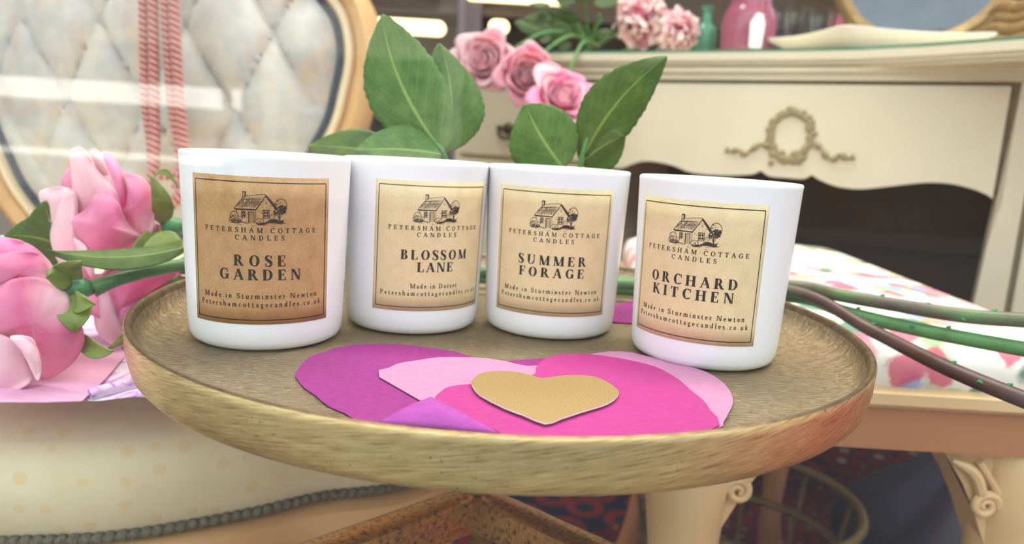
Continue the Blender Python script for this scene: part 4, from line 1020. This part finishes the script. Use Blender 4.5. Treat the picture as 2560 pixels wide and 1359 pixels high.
for x, y in ((150, 560), (690, 520)):
    p = aty(x, y, YB); b = new(); tube(b, [p - CO + Vector((0, 0, .02)), Vector((p.x, p.y, .34)) - CO], [.026, .03], 14); build('back_support', b, MT['wood_gold'], chair)
# cord hanging over the chair back
cord = thing('tasselled_cord', 'red and white twisted cord hanging down the tufted chair back', 'cord', (0, 0, 0))
yc = .885
for k, pts in enumerate(([(362, -300), (365, -60), (360, 0), (362, 120), (366, 260), (378, 350), (386, 425), (420, 438), (470, 432)], [(388, -300), (384, -60), (382, 0), (384, 120), (386, 260), (388, 350), (384, 420), (372, 470), (392, 520)],
                         [(410, -300), (412, -60), (414, 0), (420, 120), (432, 260), (446, 350), (452, 420), (440, 470)], [(434, -300), (434, -60), (434, 0), (440, 120), (450, 260), (458, 350), (470, 430), (440, 500), (415, 520)])):
    P = catmull([aty(x, y, yc - (.004 if k % 2 else 0)) for x, y in pts], 10); b = new(); tube(b, P, .0062, 12); build('strand', b, MT['rope'], cord)

# paper on the seat, under the rose blooms
ps = thing('pink_paper', 'light pink paper sheet lying on the armchair seat under the roses', 'paper', (0, 0, 0))
def flat_sheet(name, pts, z, th, mat, parent, wav=.002):
    b = new(); P = [atz(x, y, z) for x, y in pts]; prism(b, P, th); o = build(name, b, mat, parent, False); return o
flat_sheet('sheet', [(-260, 1010), (0, 1006), (120, 1006), (206, 1003), (262, 950), (314, 888), (280, 836), (120, 850), (-200, 880)], .4555, .0006, MT['pinksheet'], ps)
lt = thing('lilac_tissue', 'crumpled white and lilac printed tissue on the seat beside the tray', 'tissue paper', (0, 0, 0))
b = new(); p0, p1, p2, p3 = atz(150, 760, .452), atz(560, 740, .452), atz(520, 1000, .4525), atz(210, 1004, .4525)
random.seed(3)
def tis(u, v):
    p = p0.lerp(p1, u).lerp(p3.lerp(p2, u), v); p.z += .0015 + .001 * math.sin(9 * u + 4 * v) ; return p
grid(b, tis, 20, 20); o = build('sheet', b, MT['lilac'], lt); solid(o, .0004)
b = new(); P = catmull([atz(225, 985, .456), atz(290, 968, .457), atz(360, 955, .457), atz(460, 950, .456)], 6); tube(b, P, .0035, 10); build('rolled_edge', b, MT['lilac'], lt)
b = new(); prism(b, [atz(x, y, .4560) for x, y in [(196, 770), (240, 762), (262, 778), (215, 786)]], .0004); tag(build('violet_tissue_scrap', b, MT['violet'], None, False), 'small violet tissue scrap behind the drooping rose', 'tissue paper')

# ================================================================== DRESSING TABLE
L_ = atz(1555, 204, .72); R_ = atz(2545, 212, .72)
ex = (R_ - L_); ex.z = 0; DW = ex.length; ex.normalize(); ey = Vector((-ex.y, ex.x, 0))     # ey points away from the camera
ang = math.atan2(ex.y, ex.x); DO = Vector((L_.x, L_.y, 0))
dr = thing('dressing_table', 'cream painted kneehole dressing table with gilded wreath drawer', 'dressing table', DO, ang)
def fr(x, y, off=0.0):          # pixel -> (along, height) on the front plane set back by off
    d = ray(x, y); n = ey; t = (DO + ey * off - CAM).dot(n) / d.dot(n); P = CAM + d * t - DO; return (P.dot(ex), P.z)
def dloc(P): q = P - DO; return Vector((q.dot(ex), q.dot(ey), q.z))
def fprism(b, pts, y0, y1, mi=0): prism(b, [(x, y0, z) for x, z in pts], y1 - y0, mi, axis=Vector((0, 1, 0)))
# top with swelling front edge
edge_px = [(1150, 162), (1300, 158), (1480, 152), (1600, 147), (1700, 142), (1850, 138), (2000, 132), (2150, 125), (2300, 117), (2450, 106), (2560, 98), (2700, 85)]
TE = []
for x, y in edge_px:
    q = dloc(atz(x, y, .764)); TE.append((q.x, max(min(q.y, -.015), -.20)))
TE = [(-.36, -.02), (-.30, -.03), (-.10, -.022)] + [(x, y) for x, y in TE if -.06 < x < .60] + [(.66, -.155), (.80, -.13), (.90, -.06)]
TE.sort()
def slab(z0, z1, inset, mi=0, b=None):
    b = b or new(); P = [(x, y + inset, z0) for x, y in TE] + [(.90 - inset, .44 - inset, z0), (-.36 + inset, .44 - inset, z0)]
    prism(b, P, z1 - z0, mi); return b
b = slab(.752, .764, 0); slab(.746, .752, .006, 0, b); slab(.741, .746, .014, 0, b); build('top', b, MT['cream'], dr, False)
gb = slab(.7642, .7692, .008)
for f in gb.faces:
    f.normal_update(); f.material_index = 1 if abs(f.normal.z) > .5 else 0
o = build('glass_top', gb, [MT['glass_green'], MT['glass_face']], dr, False); tag(o, 'green-edged glass sheet over the top')
# carcass
b = new()
box(b, -.34, .88, -.004, .03, .7235, .741)                                   # frieze
box(b, -.34, -.02, .012, .42, .36, .741); box(b, DW + .028, .88, .012, .42, .36, .741)   # pedestals
build('carcass', b, MT['cream'], dr, False)
b = new(); box(b, -.34, .88, .43, .44, .36, .741); build('back_board', b, MT['recess'], dr, False)
b = new(); box(b, -.0185, DW + .0265, .36, .43, .455, .72); build('kneehole_panel', b, MT['recess'], dr, False)
# frieze mouldings
b = new(); box(b, -.34, .88, -.012, -.004, .7355, .741); box(b, -.34, .88, -.008, -.004, .7235, .7265); build('frieze_moulding', b, MT['cream'], dr, False)
b = new(); box(b, -.02, DW + .004, .004, .02, .7175, .7235); box(b, DW - .006, DW + .004, .004, .02, .575, .7175); build('drawer_gap', b, MT['groove'], dr, False)
# stiles
b = new(); fprism(b, [(-.021, .36), (-.021, .72), (-.001, .72), (-.001, .60), (-.006, .56), (-.008, .36)], -.004, .03)
build('stile', b, MT['cream'], dr, False)
b = new(); fprism(b, [(DW + .004, .7235), (DW + .028, .7235), (DW + .028, .36), (DW - .01, .36), (DW - .004, .5), (DW + .004, .565)], -.004, .05); build('stile', b, MT['cream'], dr, False)
b = new(); box(b, DW + .0285, DW + .0325, -.002, .02, .36, .7235); build('panel_gap', b, MT['groove'], dr, False)
# wavy drawer front
wave = [(1559, 420), (1595, 406), (1630, 403), (1683, 413), (1724, 429), (1770, 436), (1830, 438), (1875, 436), (1893, 432), (1904, 427), (1925, 440), (1965, 444), (2005, 447), (2020, 443), (2031, 438), (2050, 449), (2084, 463), (2120, 470), (2155, 472), (2200, 468), (2243, 463), (2290, 458), (2331, 456), (2384, 460), (2437, 474), (2470, 488)]
wv = catmull([(*fr(x, y), 0) for x, y in wave], 4)
low = [(.0, wv[0].y)] + [(p.x, p.y) for p in wv if 0.001 < p.x < DW - .008] + [(DW - .007, wv[-1].y - .004)]
low.sort()
b = new(); V = [[b.verts.new((x, y, z)) for y, z in ((-.006, .7175), (-.006, zz), (.012, zz), (.012, .7175))] for x, zz in low]
for i in range(len(V) - 1):
    for k in range(4): b.faces.new((V[i][k], V[i + 1][k], V[i + 1][(k + 1) % 4], V[i][(k + 1) % 4]))
b.faces.new(V[0]); b.faces.new(list(reversed(V[-1])))
drw = build('drawer', b, MT['cream'], dr, False)
# gilded wreath
wr = new(); c = fr(1978, 338); rx = abs(fr(2030, 338)[0] - c[0]); rz = abs(fr(1978, 398)[1] - c[1]) * .98
random.seed(8)
for i in range(64):
    a = 2 * PI * i / 64
    for k in range(2):
        x = c[0] + rx * (1 + rand(-.13, .13)) * math.cos(a); z = c[1] + rz * (1 + rand(-.13, .13)) * math.sin(a)
        ball(wr, (x, -.008, z), rand(.0028, .0046), 1.3, .8, 1.0, 8, 6)
bc = fr(1970, 395)
for k in range(26): ball(wr, (bc[0] + rand(-.024, .024), -.0085, bc[1] + rand(-.010, .008)), rand(.003, .005), 1.2, .8, 1, 8, 6)
for sgn, px in ((-1, [(1925, 368), (1905, 360), (1885, 372), (1865, 385), (1848, 374), (1832, 378), (1818, 374)]), (1, [(2040, 362), (2055, 372), (2068, 392), (2085, 398), (2100, 386), (2118, 396), (2136, 392)])):
    P = catmull([(fr(x, y)[0], -.008, fr(x, y)[1]) for x, y in px], 5); tube(wr, P, [.0036 + .0014 * math.sin(i * .9) for i in range(len(P))], 8)
o = build('wreath_ornament', wr, MT['cream_dk'], drw); tag(o, 'olive gilded wreath with ribbons')
# left pedestal drawer and its handle
b = new(); box(b, -.325, -.03, -.004, .012, .582, .7175, bev=.003); pd = build('drawer', b, MT['cream'], dr, False)
hx, hz = fr(1278, 322); b = new(); ball(b, (hx, -.012, hz), .011, 1, .7, 1, 14, 8); tube(b, catmull([(hx - .02, -.012, hz - .002), (hx - .012, -.02, hz - .016), (hx + .012, -.02, hz - .016), (hx + .02, -.012, hz - .002)], 5), .003, 8)
ball(b, (hx - .02, -.010, hz), .006); ball(b, (hx + .02, -.010, hz), .006); build('handle', b, MT['handle'], pd)
b = new(); box(b, -.325, -.03, -.004, .012, .385, .574, bev=.003); build('drawer', b, MT['cream'], dr, False)
b = new(); box(b, DW + .036, .87, -.004, .012, .58, .7175, bev=.003); build('drawer', b, MT['cream'], dr, False)
b = new(); box(b, DW + .036, .87, -.004, .012, .385, .572, bev=.003); build('drawer', b, MT['cream'], dr, False)
for x, y in ((-.30, .04), (-.045, .04), (DW + .045, .04), (.85, .04), (-.30, .40), (.85, .40)):
    b = new(); tube(b, catmull([(x, y, .37), (x, y - .01, .28), (x, y, .14), (x, y - .006, 0)], 6), interp([.026, .024, .014, .016], 6), 14); build('leg', b, MT['cream'], dr)

# ================================================================== THINGS ON THE DRESSING TABLE
TT = .7694
def spot(px, py_any, depth):      # place on the glass top: column of pixel px at depth behind the front plane
    d = ray(px, 100); t = (DO + ey * depth - CAM).dot(ey) / d.dot(ey); P = CAM + d * t; return Vector((P.x, P.y, TT))
# plate
RZ = TT + .030
dn, dl_, dr_ = atz(2112, 62, RZ), atz(1907, 98, RZ), atz(2508, 82, RZ)
dc = (dl_ + dr_) / 2; dc.z = TT
plate = thing('serving_dish', 'square white china dish with sloping sides, one corner towards the window', 'dish', dc)
b = new()
def sq(k, z, rad=.012, n=6):
    cs = [dn, dr_, dl_ + dr_ - dn, dl_]; cs = [Vector((c.x - dc.x, c.y - dc.y, 0)) * k for c in cs]; out = []
    for i in range(4):
        a_, c, d_ = cs[i - 1], cs[i], cs[(i + 1) % 4]; u = (a_ - c).normalized() * rad; v = (d_ - c).normalized() * rad
        for j in range(n): th = j / (n - 1) * PI / 2; out.append(c + u * (1 - math.sin(th)) + v * (1 - math.cos(th)) + Vector((0, 0, z)))
        for j in range(1, 8): 
            f = j / 8; q = (c + v).lerp(d_ - v.normalized() * rad, f); q.z = z - .004 * math.sin(PI * f) * (z / .03); out.append(q)
    return out
RG = [sq(.60, 0), sq(.64, .001), sq(.985, .026), sq(1.0, .029), sq(.995, .0305), sq(.96, .0285), sq(.66, .008), sq(.5, .0065)]
V = [[b.verts.new(q) for q in R] for R in RG]; nn_ = len(RG[0])
for j in range(len(V) - 1):
    for i in range(nn_): b.faces.new((V[j][i], V[j][(i + 1) % nn_], V[j + 1][(i + 1) % nn_], V[j + 1][i]))
b.faces.new(list(reversed(V[0]))); b.faces.new(V[-1]); build('dish', b, MT['china'], plate)
# green bottle
P = spot(1762, 0, .13); t = thing('bottle', 'small green glass bottle between the peonies and the plum jar', 'bottle', P)
b = new(); lathe(b, [(0, 0), (.018, 0), (.021, .003), (.021, .045), (.018, .056), (.009, .066), (.008, .085), (.010, .087), (.010, .092), (.0075, .092), (.0065, .066), (.0155, .054), (.0185, .044), (.0185, .006), (0, .004)], 32); build('body', b, MT['bottle_green'], t)
# plum jar with tag
P = spot(1868, 0, .11); t = thing('plum_glass_jar', 'plum pink glass jar with a white paper tag', 'jar', P)
b = new(); lathe(b, [(0, 0), (.038, 0), (.043, .005), (.045, .03), (.045, .062), (.040, .078), (.034, .086), (.034, .1), (.037, .103), (.034, .103), (.031, .1), (.031, .086), (.037, .076), (.042, .06), (.042, .03), (.04, .008), (0, .006)], 40); build('body', b, MT['glass_pink'], t)
b = new(); tb = [(-.011, -.05, .012), (.009, -.05, .012), (.012, -.048, .05), (.008, -.046, .066), (-.002, -.046, .068), (-.012, -.048, .052)]
prism(b, tb, .0006, axis=Vector((0, 1, 0))); o = build('paper_tag', b, MT['paper_tag'], t, False); tag(o, 'white paper tag')
b = new(); tube(b, catmull([(.003, -.046, .067), (.008, -.038, .085), (.02, -.03, .094)], 6), .0009, 6); build('tag_string', b, MT['rope'], t)
# clear glasses
for i, (px, dp) in enumerate(((1965, .19), (2030, .23))):
    P = spot(px, 0, dp); t = thing('drinking_glass', ['clear ribbed glass just right of the plum jar', 'clear ribbed glass next to the plum card cone'][i], 'glass', P, 0, 'clear glasses on the dressing table')
    b = new(); prof_ = [(0, 0), (.022, 0), (.026, .004), (.031, .05), (.034, .095), (.0325, .095), (.029, .05), (.0245, .008), (0, .006)]; lathe(b, prof_, 32)
    for v in b.verts:
        a = math.atan2(v.co.y, v.co.x); r = math.hypot(v.co.x, v.co.y)
        if r > .02: k = 1 + .02 * math.cos(12 * a); v.co.x *= k; v.co.y *= k
    build('tumbler', b, MT['glass_clear'], t)
# plum pyramid
P = spot(2093, 0, .36); t = thing('plum_cone', 'plum pink pointed card cone between the glasses and the mirror', 'ornament', P, .4)
b = new(); lathe(b, [(0, 0), (.034, 0), (.032, .02), (.0, .135)], 4); build('cone', b, MT['plum'], t, False)
# oval mirror on easel
mc = aty(2312, -75, 1.29); t = thing('oval_mirror', 'oval mirror in a worn gilt frame leaning on the dressing table', 'mirror', (mc.x, mc.y, TT))
mn = Vector((-.40, -.88, -.02)).normalized(); mx = Vector((mn.y, -mn.x, 0)).normalized(); mx = -mx if mx.x < 0 else mx; my = mn.cross(mx); my = my if my.z > 0 else -my
c0 = Vector((0, 0, mc.z - TT)); ov = [c0 + mx * .122 * math.cos(2 * PI * i / 80) + my * .112 * math.sin(2 * PI * i / 80) for i in range(80)]
lowest = min(p.z for p in ov) - .022; 
b = new(); loop_sweep(b, ov, mn, [(-.004, -.008), (-.004, .004), (.002, .008), (.009, .012), (.016, .01), (.021, .004), (.021, -.008)]); build('frame', b, MT['giltframe'], t)
b = new(); f = b.faces.new([b.verts.new(p) for p in ov]); o = build('glass', b, MT['mirror'], t, False); tag(o, 'silvered oval glass'); solid(o, .002, -1)
b = new(); tube(b, [c0 - mn * .008 + my * .05, Vector((c0.x - mn.x * .13, c0.y - mn.y * .13, .004))], .006, 8); tube(b, [c0 - my * .132, Vector((c0.x + (-my * .132).x, c0.y + (-my * .132).y, .002))], .008, 8); build('easel_leg', b, MT['giltframe'], t)
# wicker basket at right edge
P = spot(2575, 0, .16); t = thing('wicker_ring', 'coiled brown jute basket at the right edge of the dressing table', 'basket', P)
b = new()
for k in range(5):
    r = .055 + .006 * math.sin(k * 1.3)
    tube(b, [(r * math.cos(2 * PI * i / 40), r * math.sin(2 * PI * i / 40), .009 + k * .016 + .003 * math.sin(i)) for i in range(41)], .0095, 10, False)
lathe(b, [(0, .001), (.05, .001), (.05, .006), (0, .006)], 24); build('coil', b, MT['wicker'], t)
# peonies
def pom(name, label, cat, px, py, Y, R, seed, mat, n=46, group=None, face=Vector((-.1, -1, .15))):
    C_ = aty(px, py, Y); t = thing(name, label, cat, (0, 0, 0), 0, group); rnd = random.Random(seed)
    X, Yv, Z = frame_from(face)
    for i in range(n):
        f = (i + .5) / n; th = i * 2.39996; pol = math.acos(1 - 1.25 * f)
        d = (X * math.cos(th) * math.sin(pol) + Yv * math.sin(th) * math.sin(pol) + Z * math.cos(pol)).normalized()
        s = d.cross(Vector((rnd.uniform(-1, 1), rnd.uniform(-1, 1), rnd.uniform(-1, 1)))).normalized()
        o = build('petal', leaf_bm(C_ + d * R * .25, C_ + d * R * rnd.uniform(.85, 1.1), s, R * rnd.uniform(.26, .40), (d.cross(s)) * R * rnd.uniform(-.15, .15), .45, .1, 8, .25, .55), MT[mat], t); solid(o, .0006)
    b = new(); ball(b, C_, R * .45); build('flower_heart', b, MT[mat], t)
    return t, C_
t, C_ = pom('peony', 'ruffled pink peony left of the pair beside the green bottle', 'peony', 1605, 52, 1.30, .050, 4, 'peony', 46, 'peonies on the dressing table')
t2, C2_ = pom('peony', 'ruffled pink peony right against the green bottle', 'peony', 1690, 82, 1.28, .040, 9, 'peony', 40, 'peonies on the dressing table')
for tt, cc in ((t, C_), (t2, C2_)):
    stem(tt, [cc + Vector((0, .01, -.01)), cc + Vector((-.03, .06, -.012)), Vector((cc.x - .1, cc.y + .09, TT + .006))], .003, 'stem')
# leafy bouquet and three garden roses drooping in front
bq = thing('leafy_bouquet', 'dark leafy bouquet lying behind the three drooping roses', 'bouquet', (0, 0, 0))
random.seed(17); BO = aty(1475, 118, 1.36)
for i in range(26):
    px, py = rand(1345, 1560), rand(-40, 118); Y = rand(1.28, 1.42); a = rand(0, 2 * PI)
    p0 = aty(px, py, Y); p1 = aty(px + 75 * math.cos(a), py - 55 * abs(math.sin(a)) * rand(-.2, 1), Y + rand(-.03, .03))
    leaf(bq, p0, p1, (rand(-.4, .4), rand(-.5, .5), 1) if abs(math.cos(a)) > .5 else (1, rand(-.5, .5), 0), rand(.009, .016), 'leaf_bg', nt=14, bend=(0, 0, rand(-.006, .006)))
for k in range(7):
    p = aty(rand(1360, 1540), rand(-60, 60), rand(1.3, 1.4)); stem(bq, [p, p.lerp(BO, .5) + Vector((0, 0, .01)), BO], .0022, 'stem')
RS = [(1208, 150, 1.22, .045, 'petal_blush', Vector((-.25, -1, .12)), 'pale pink drooping garden rose, topmost left of the three'), (1318, 186, 1.20, .041, 'petal_warm', Vector((.15, -1, .05)), 'mid pink drooping garden rose, middle of the three'),
      (1408, 240, 1.17, .042, 'petal_deep', Vector((.25, -1, .45)), 'deeper pink drooping garden rose, lowest and right of the three')]
for i, (px, py, Y, R, mt, ax, lb) in enumerate(RS):
    t = thing('garden_rose', lb, 'rose', (0, 0, 0), 0, 'garden roses in front of the dressing table')
    C_ = aty(px, py, Y); A_ = ax.normalized(); O_ = C_ - A_ * R * .55
    rose_bloom(t, O_, A_, R * .86, R * 1.0, [(4, .42, .92, 1.05, .0, .02), (5, .58, .90, .95, .05, .08), (5, .78, .84, .9, .1, .2), (6, 1.0, .72, .75, .15, .35)], 51 + i, bud='petal_warm', mats=(mt, mt, 'petal_blush' if i != 1 else 'petal_warm'), thick=.0009)
    b = new(); ball(b, O_ - A_ * .002, R * .22, u=14, v=8); build('hip', b, MT['hip'], t)
    stem(t, [O_ - A_ * .006, O_ - A_ * .04 + Vector((.01, 0, .02)), C_.lerp(BO, .6) + Vector((0, .0, .035)), BO + Vector((.02, .03, .008))], .0028, 'stem', name='stem')

# ================================================================== FLORAL STOOL
SZ = .482
c1, c2, c3, c4 = Vector((.100, .488, 0)), Vector((.418, .488, 0)), Vector((.462, 1.06, 0)), Vector((.16, 1.06, 0))
stool = thing('stool', 'wooden stool with a floral padded seat under the rose stems', 'stool', (.27, .70, 0)); SO = Vector((.27, .70, 0))
def quad_pt(u, v): return c1.lerp(c2, u).lerp(c4.lerp(c3, u), v)
def rr_ring(inset, z, n=12, r=.035):
    out = []; cs = [c1, c2, c3, c4]; cen_ = sum(cs, Vector()) / 4
    cs = [c + (cen_ - c).normalized() * inset * 1.3 for c in cs]
    for k in range(4):
        a, c, d = cs[k - 1], cs[k], cs[(k + 1) % 4]; u = (a - c).normalized() * r; v = (d - c).normalized() * r
        for i in range(n):
            f = i / (n - 1); th = f * PI / 2; p = c + u * (1 - math.sin(th)) + v * (1 - math.cos(th)); out.append(p + Vector((0, 0, z)) - SO)
        for i in range(1, 8): out.append((c + v).lerp(d - v.normalized() * r, i / 8) + Vector((0, 0, z)) - SO)
    return out
def ringstack(profile):
    b = new(); V = [[b.verts.new(p) for p in rr_ring(i, z)] for i, z in profile]; N = len(V[0])
    for j in range(len(V) - 1):
        for i in range(N): b.faces.new((V[j][i], V[j][(i + 1) % N], V[j + 1][(i + 1) % N], V[j + 1][i]))
    b.faces.new(list(reversed(V[0]))); b.faces.new(V[-1]); return b
build('seat_pad', ringstack([(.004, SZ - .035), (.0, SZ - .028), (.001, SZ - .012), (.008, SZ - .002), (.025, SZ + .004), (.06, SZ + .006), (.10, SZ + .008), (.15, SZ + .009)]), MT['floral'], stool)
b = ringstack([(.0, SZ - .048), (-.004, SZ - .044), (-.004, SZ - .036), (.002, SZ - .033)]); o = build('seat_moulding', b, MT['stool_cream'], stool); tag(o, 'cream edge moulding')
b = ringstack([(.004, SZ - .080), (.001, SZ - .079), (.0, SZ - .065), (.002, SZ - .047)]); build('rail', b, MT['stool_wood'], stool)
def cab(x, y, dx, dy, cream=True):
    P = catmull([(x, y, SZ - .07), (x + dx * .3, y + dy * .2, SZ - .125), (x + dx * .15, y + dy * .2, .24), (x - dx * .1, y, .1), (x + dx * .3, y + dy * .3, .0)], 7)
    b = new(); tube(b, P, interp([.030, .032, .021, .014, .019], 7), 16)
    for v in b.verts: v.co -= SO
    return b
LEGS = [(c1.x + .052, c1.y + .035, -.03, -.03), (c2.x - .035, c2.y + .035, .03, -.03), (c3.x - .05, c3.y - .05, .03, .03), (c4.x + .05, c4.y - .05, -.03, .03)]
for i, (x, y, dx, dy) in enumerate(LEGS):
    lg = build('leg', cab(x, y, dx, dy), MT['stool_cream' if i < 2 else 'stool_wood'], stool)
    # bracket joining knee to rail
    if i < 2:
        s_ = 1 if i == 0 else -1
        b = new(); pr = [(x - SO.x, SZ - .078), (x + s_ * .062 - SO.x, SZ - .078), (x + s_ * .052 - SO.x, SZ - .092), (x + s_ * .040 - SO.x, SZ - .108), (x + s_ * .028 - SO.x, SZ - .130), (x - SO.x, SZ - .19)]
        prism(b, [(p, y - .02 - SO.y, z) for p, z in pr], .03, axis=Vector((0, 1, 0))); build('knee_bracket', b, MT['stool_cream'], lg, False)
        b = new(); yy = y - .031 - SO.y + .006
        cx_ = x + s_ * .024 - SO.x
        P = []
        for k in range(40):
            a = k / 39 * 3.4 * PI; r_ = .010 * (1 - k / 46); P.append((cx_ + s_ * (-r_ * math.cos(a)), yy, SZ - .122 + r_ * math.sin(a)))
        tube(b, P, [.002 + .0016 * (1 - k / 40) for k in range(40)], 8)
        tube(b, catmull([(cx_ + s_ * .004, yy, SZ - .113), (cx_ + s_ * .010, yy, SZ - .100), (cx_ + s_ * .018, yy, SZ - .093), (cx_ + s_ * .030, yy, SZ - .088)], 5), interp([.004, .0045, .004, .0015], 5), 8)
        tube(b, catmull([(cx_ - s_ * .008, yy, SZ - .112), (cx_ + s_ * .002, yy, SZ - .098), (cx_ + s_ * .010, yy, SZ - .088)], 5), .0026, 8)
        o = build('carved_scroll', b, MT['stool_cream'], lg)

# ================================================================== FLOOR LEVEL
b = new(); box(b, -1.1, 1.5, .25, 2.2, -.012, .0); tag(build('rug', b, MT['carpet'], None, False), 'dark red and navy patterned rug on the shop floor', 'rug')
wb = thing('wire_basket', 'round brass wire basket on the rug under the stool', 'basket', (.30, .82, .012))
for k, (r, z) in enumerate(((.13, .19), (.12, .13), (.10, .06), (.08, .006))):
    b = new(); tube(b, [(r * math.cos(2 * PI * i / 48), r * math.sin(2 * PI * i / 48), z) for i in range(49)], .0055, 8, False); build('hoop', b, MT['wire'], wb)
for k in range(10):
    a = 2 * PI * k / 10; b = new(); tube(b, [(r * math.cos(a), r * math.sin(a), z) for r, z in ((.13, .19), (.12, .13), (.10, .06), (.08, .006))], .003, 6); build('upright_wire', b, MT['wire'], wb)
b = new(); random.seed(2)
def bag(u, v):
    a = 2 * PI * u; z = .24 * v; r = (.13 + .025 * math.sin(3 * a + 2) + .012 * math.sin(7 * a)) * (1 - .55 * v ** 3) * (.9 + .3 * math.sin(PI * min(1, v * 1.2)))
    return Vector((.60 + r * math.cos(a) * 1.1, .84 + r * math.sin(a), .013 + z + .012 * math.sin(5 * a) * v))
V = grid(b, bag, 48, 12, closed_u=True); b.faces.new([r[-1] for r in V]); b.faces.new([r[0] for r in reversed(V)])
tag(build('cloth_bag', b, MT['purple_cloth'], None), 'dark purple cloth bag on the rug behind the right stool leg', 'bag')

# ================================================================== BACK OF THE SHOP
cab_ = thing('display_cabinet', 'dark wooden display cabinet with lit shelves at the back of the shop', 'cabinet', (0, 3.3, 0))
b = new(); box(b, -1.2, 1.9, .35, .40, 0, 2.0); build('back_panel', b, MT['wall'], cab_, False)
for x in (-1.2, 1.86): 
    b = new(); box(b, x, x + .04, 0, .35, 0, 2.0); build('side_panel', b, MT['shelf_dark'], cab_, False)
b = new(); box(b, -.30, -.20, -.02, .35, 0, 2.0); tag(build('upright', b, MT['mauve'], cab_, False), 'mauve grey upright')
for z in (.10, .45, .80, 1.16, 1.55, 1.95):
    b = new(); box(b, -1.16, -.30, 0, .35, z, z + .035); build('shelf', b, MT['shelf_dark'], cab_, False)
    b = new(); box(b, -.20, 1.86, 0, .35, z, z + .035); build('shelf', b, MT['shelf_dark'], cab_, False)
def led(px0, px1, py, Y, h=.032):
    a, c = aty(px0, py, Y), aty(px1, py, Y); z = (a.z + c.z) / 2
    b = new(); n = 12; pts = []
    for i in range(n + 1): t_ = PI / 2 + PI * i / n; pts.append((a.x + h + h * math.cos(t_), Y, z + h * math.sin(t_)))
    for i in range(n + 1): t_ = -PI / 2 + PI * i / n; pts.append((c.x - h + h * math.cos(t_), Y, z + h * math.sin(t_)))
    prism(b, [(x, y - Y, zz) for x, y, zz in pts], .03, axis=Vector((0, 1, 0)))
    return b, Y
for k, (px0, px1, py, Y, h, lb) in enumerate(((860, 1113, 64, 3.25, .030, 'long warm light tube glowing behind the big leaf'), (1222, 1272, 66, 3.25, .028, 'short warm lamp glowing above the pale drooping rose'), (1165, 1425, -8, 3.25, .022, 'warm light tube at the top edge of the picture'))):
    t = thing('light_tube', lb, 'light', (0, Y, 0), 0, 'lit tubes at the back of the shop'); b, _ = led(px0, px1, py, Y, h); build('tube', b, MT['led'], t, False)
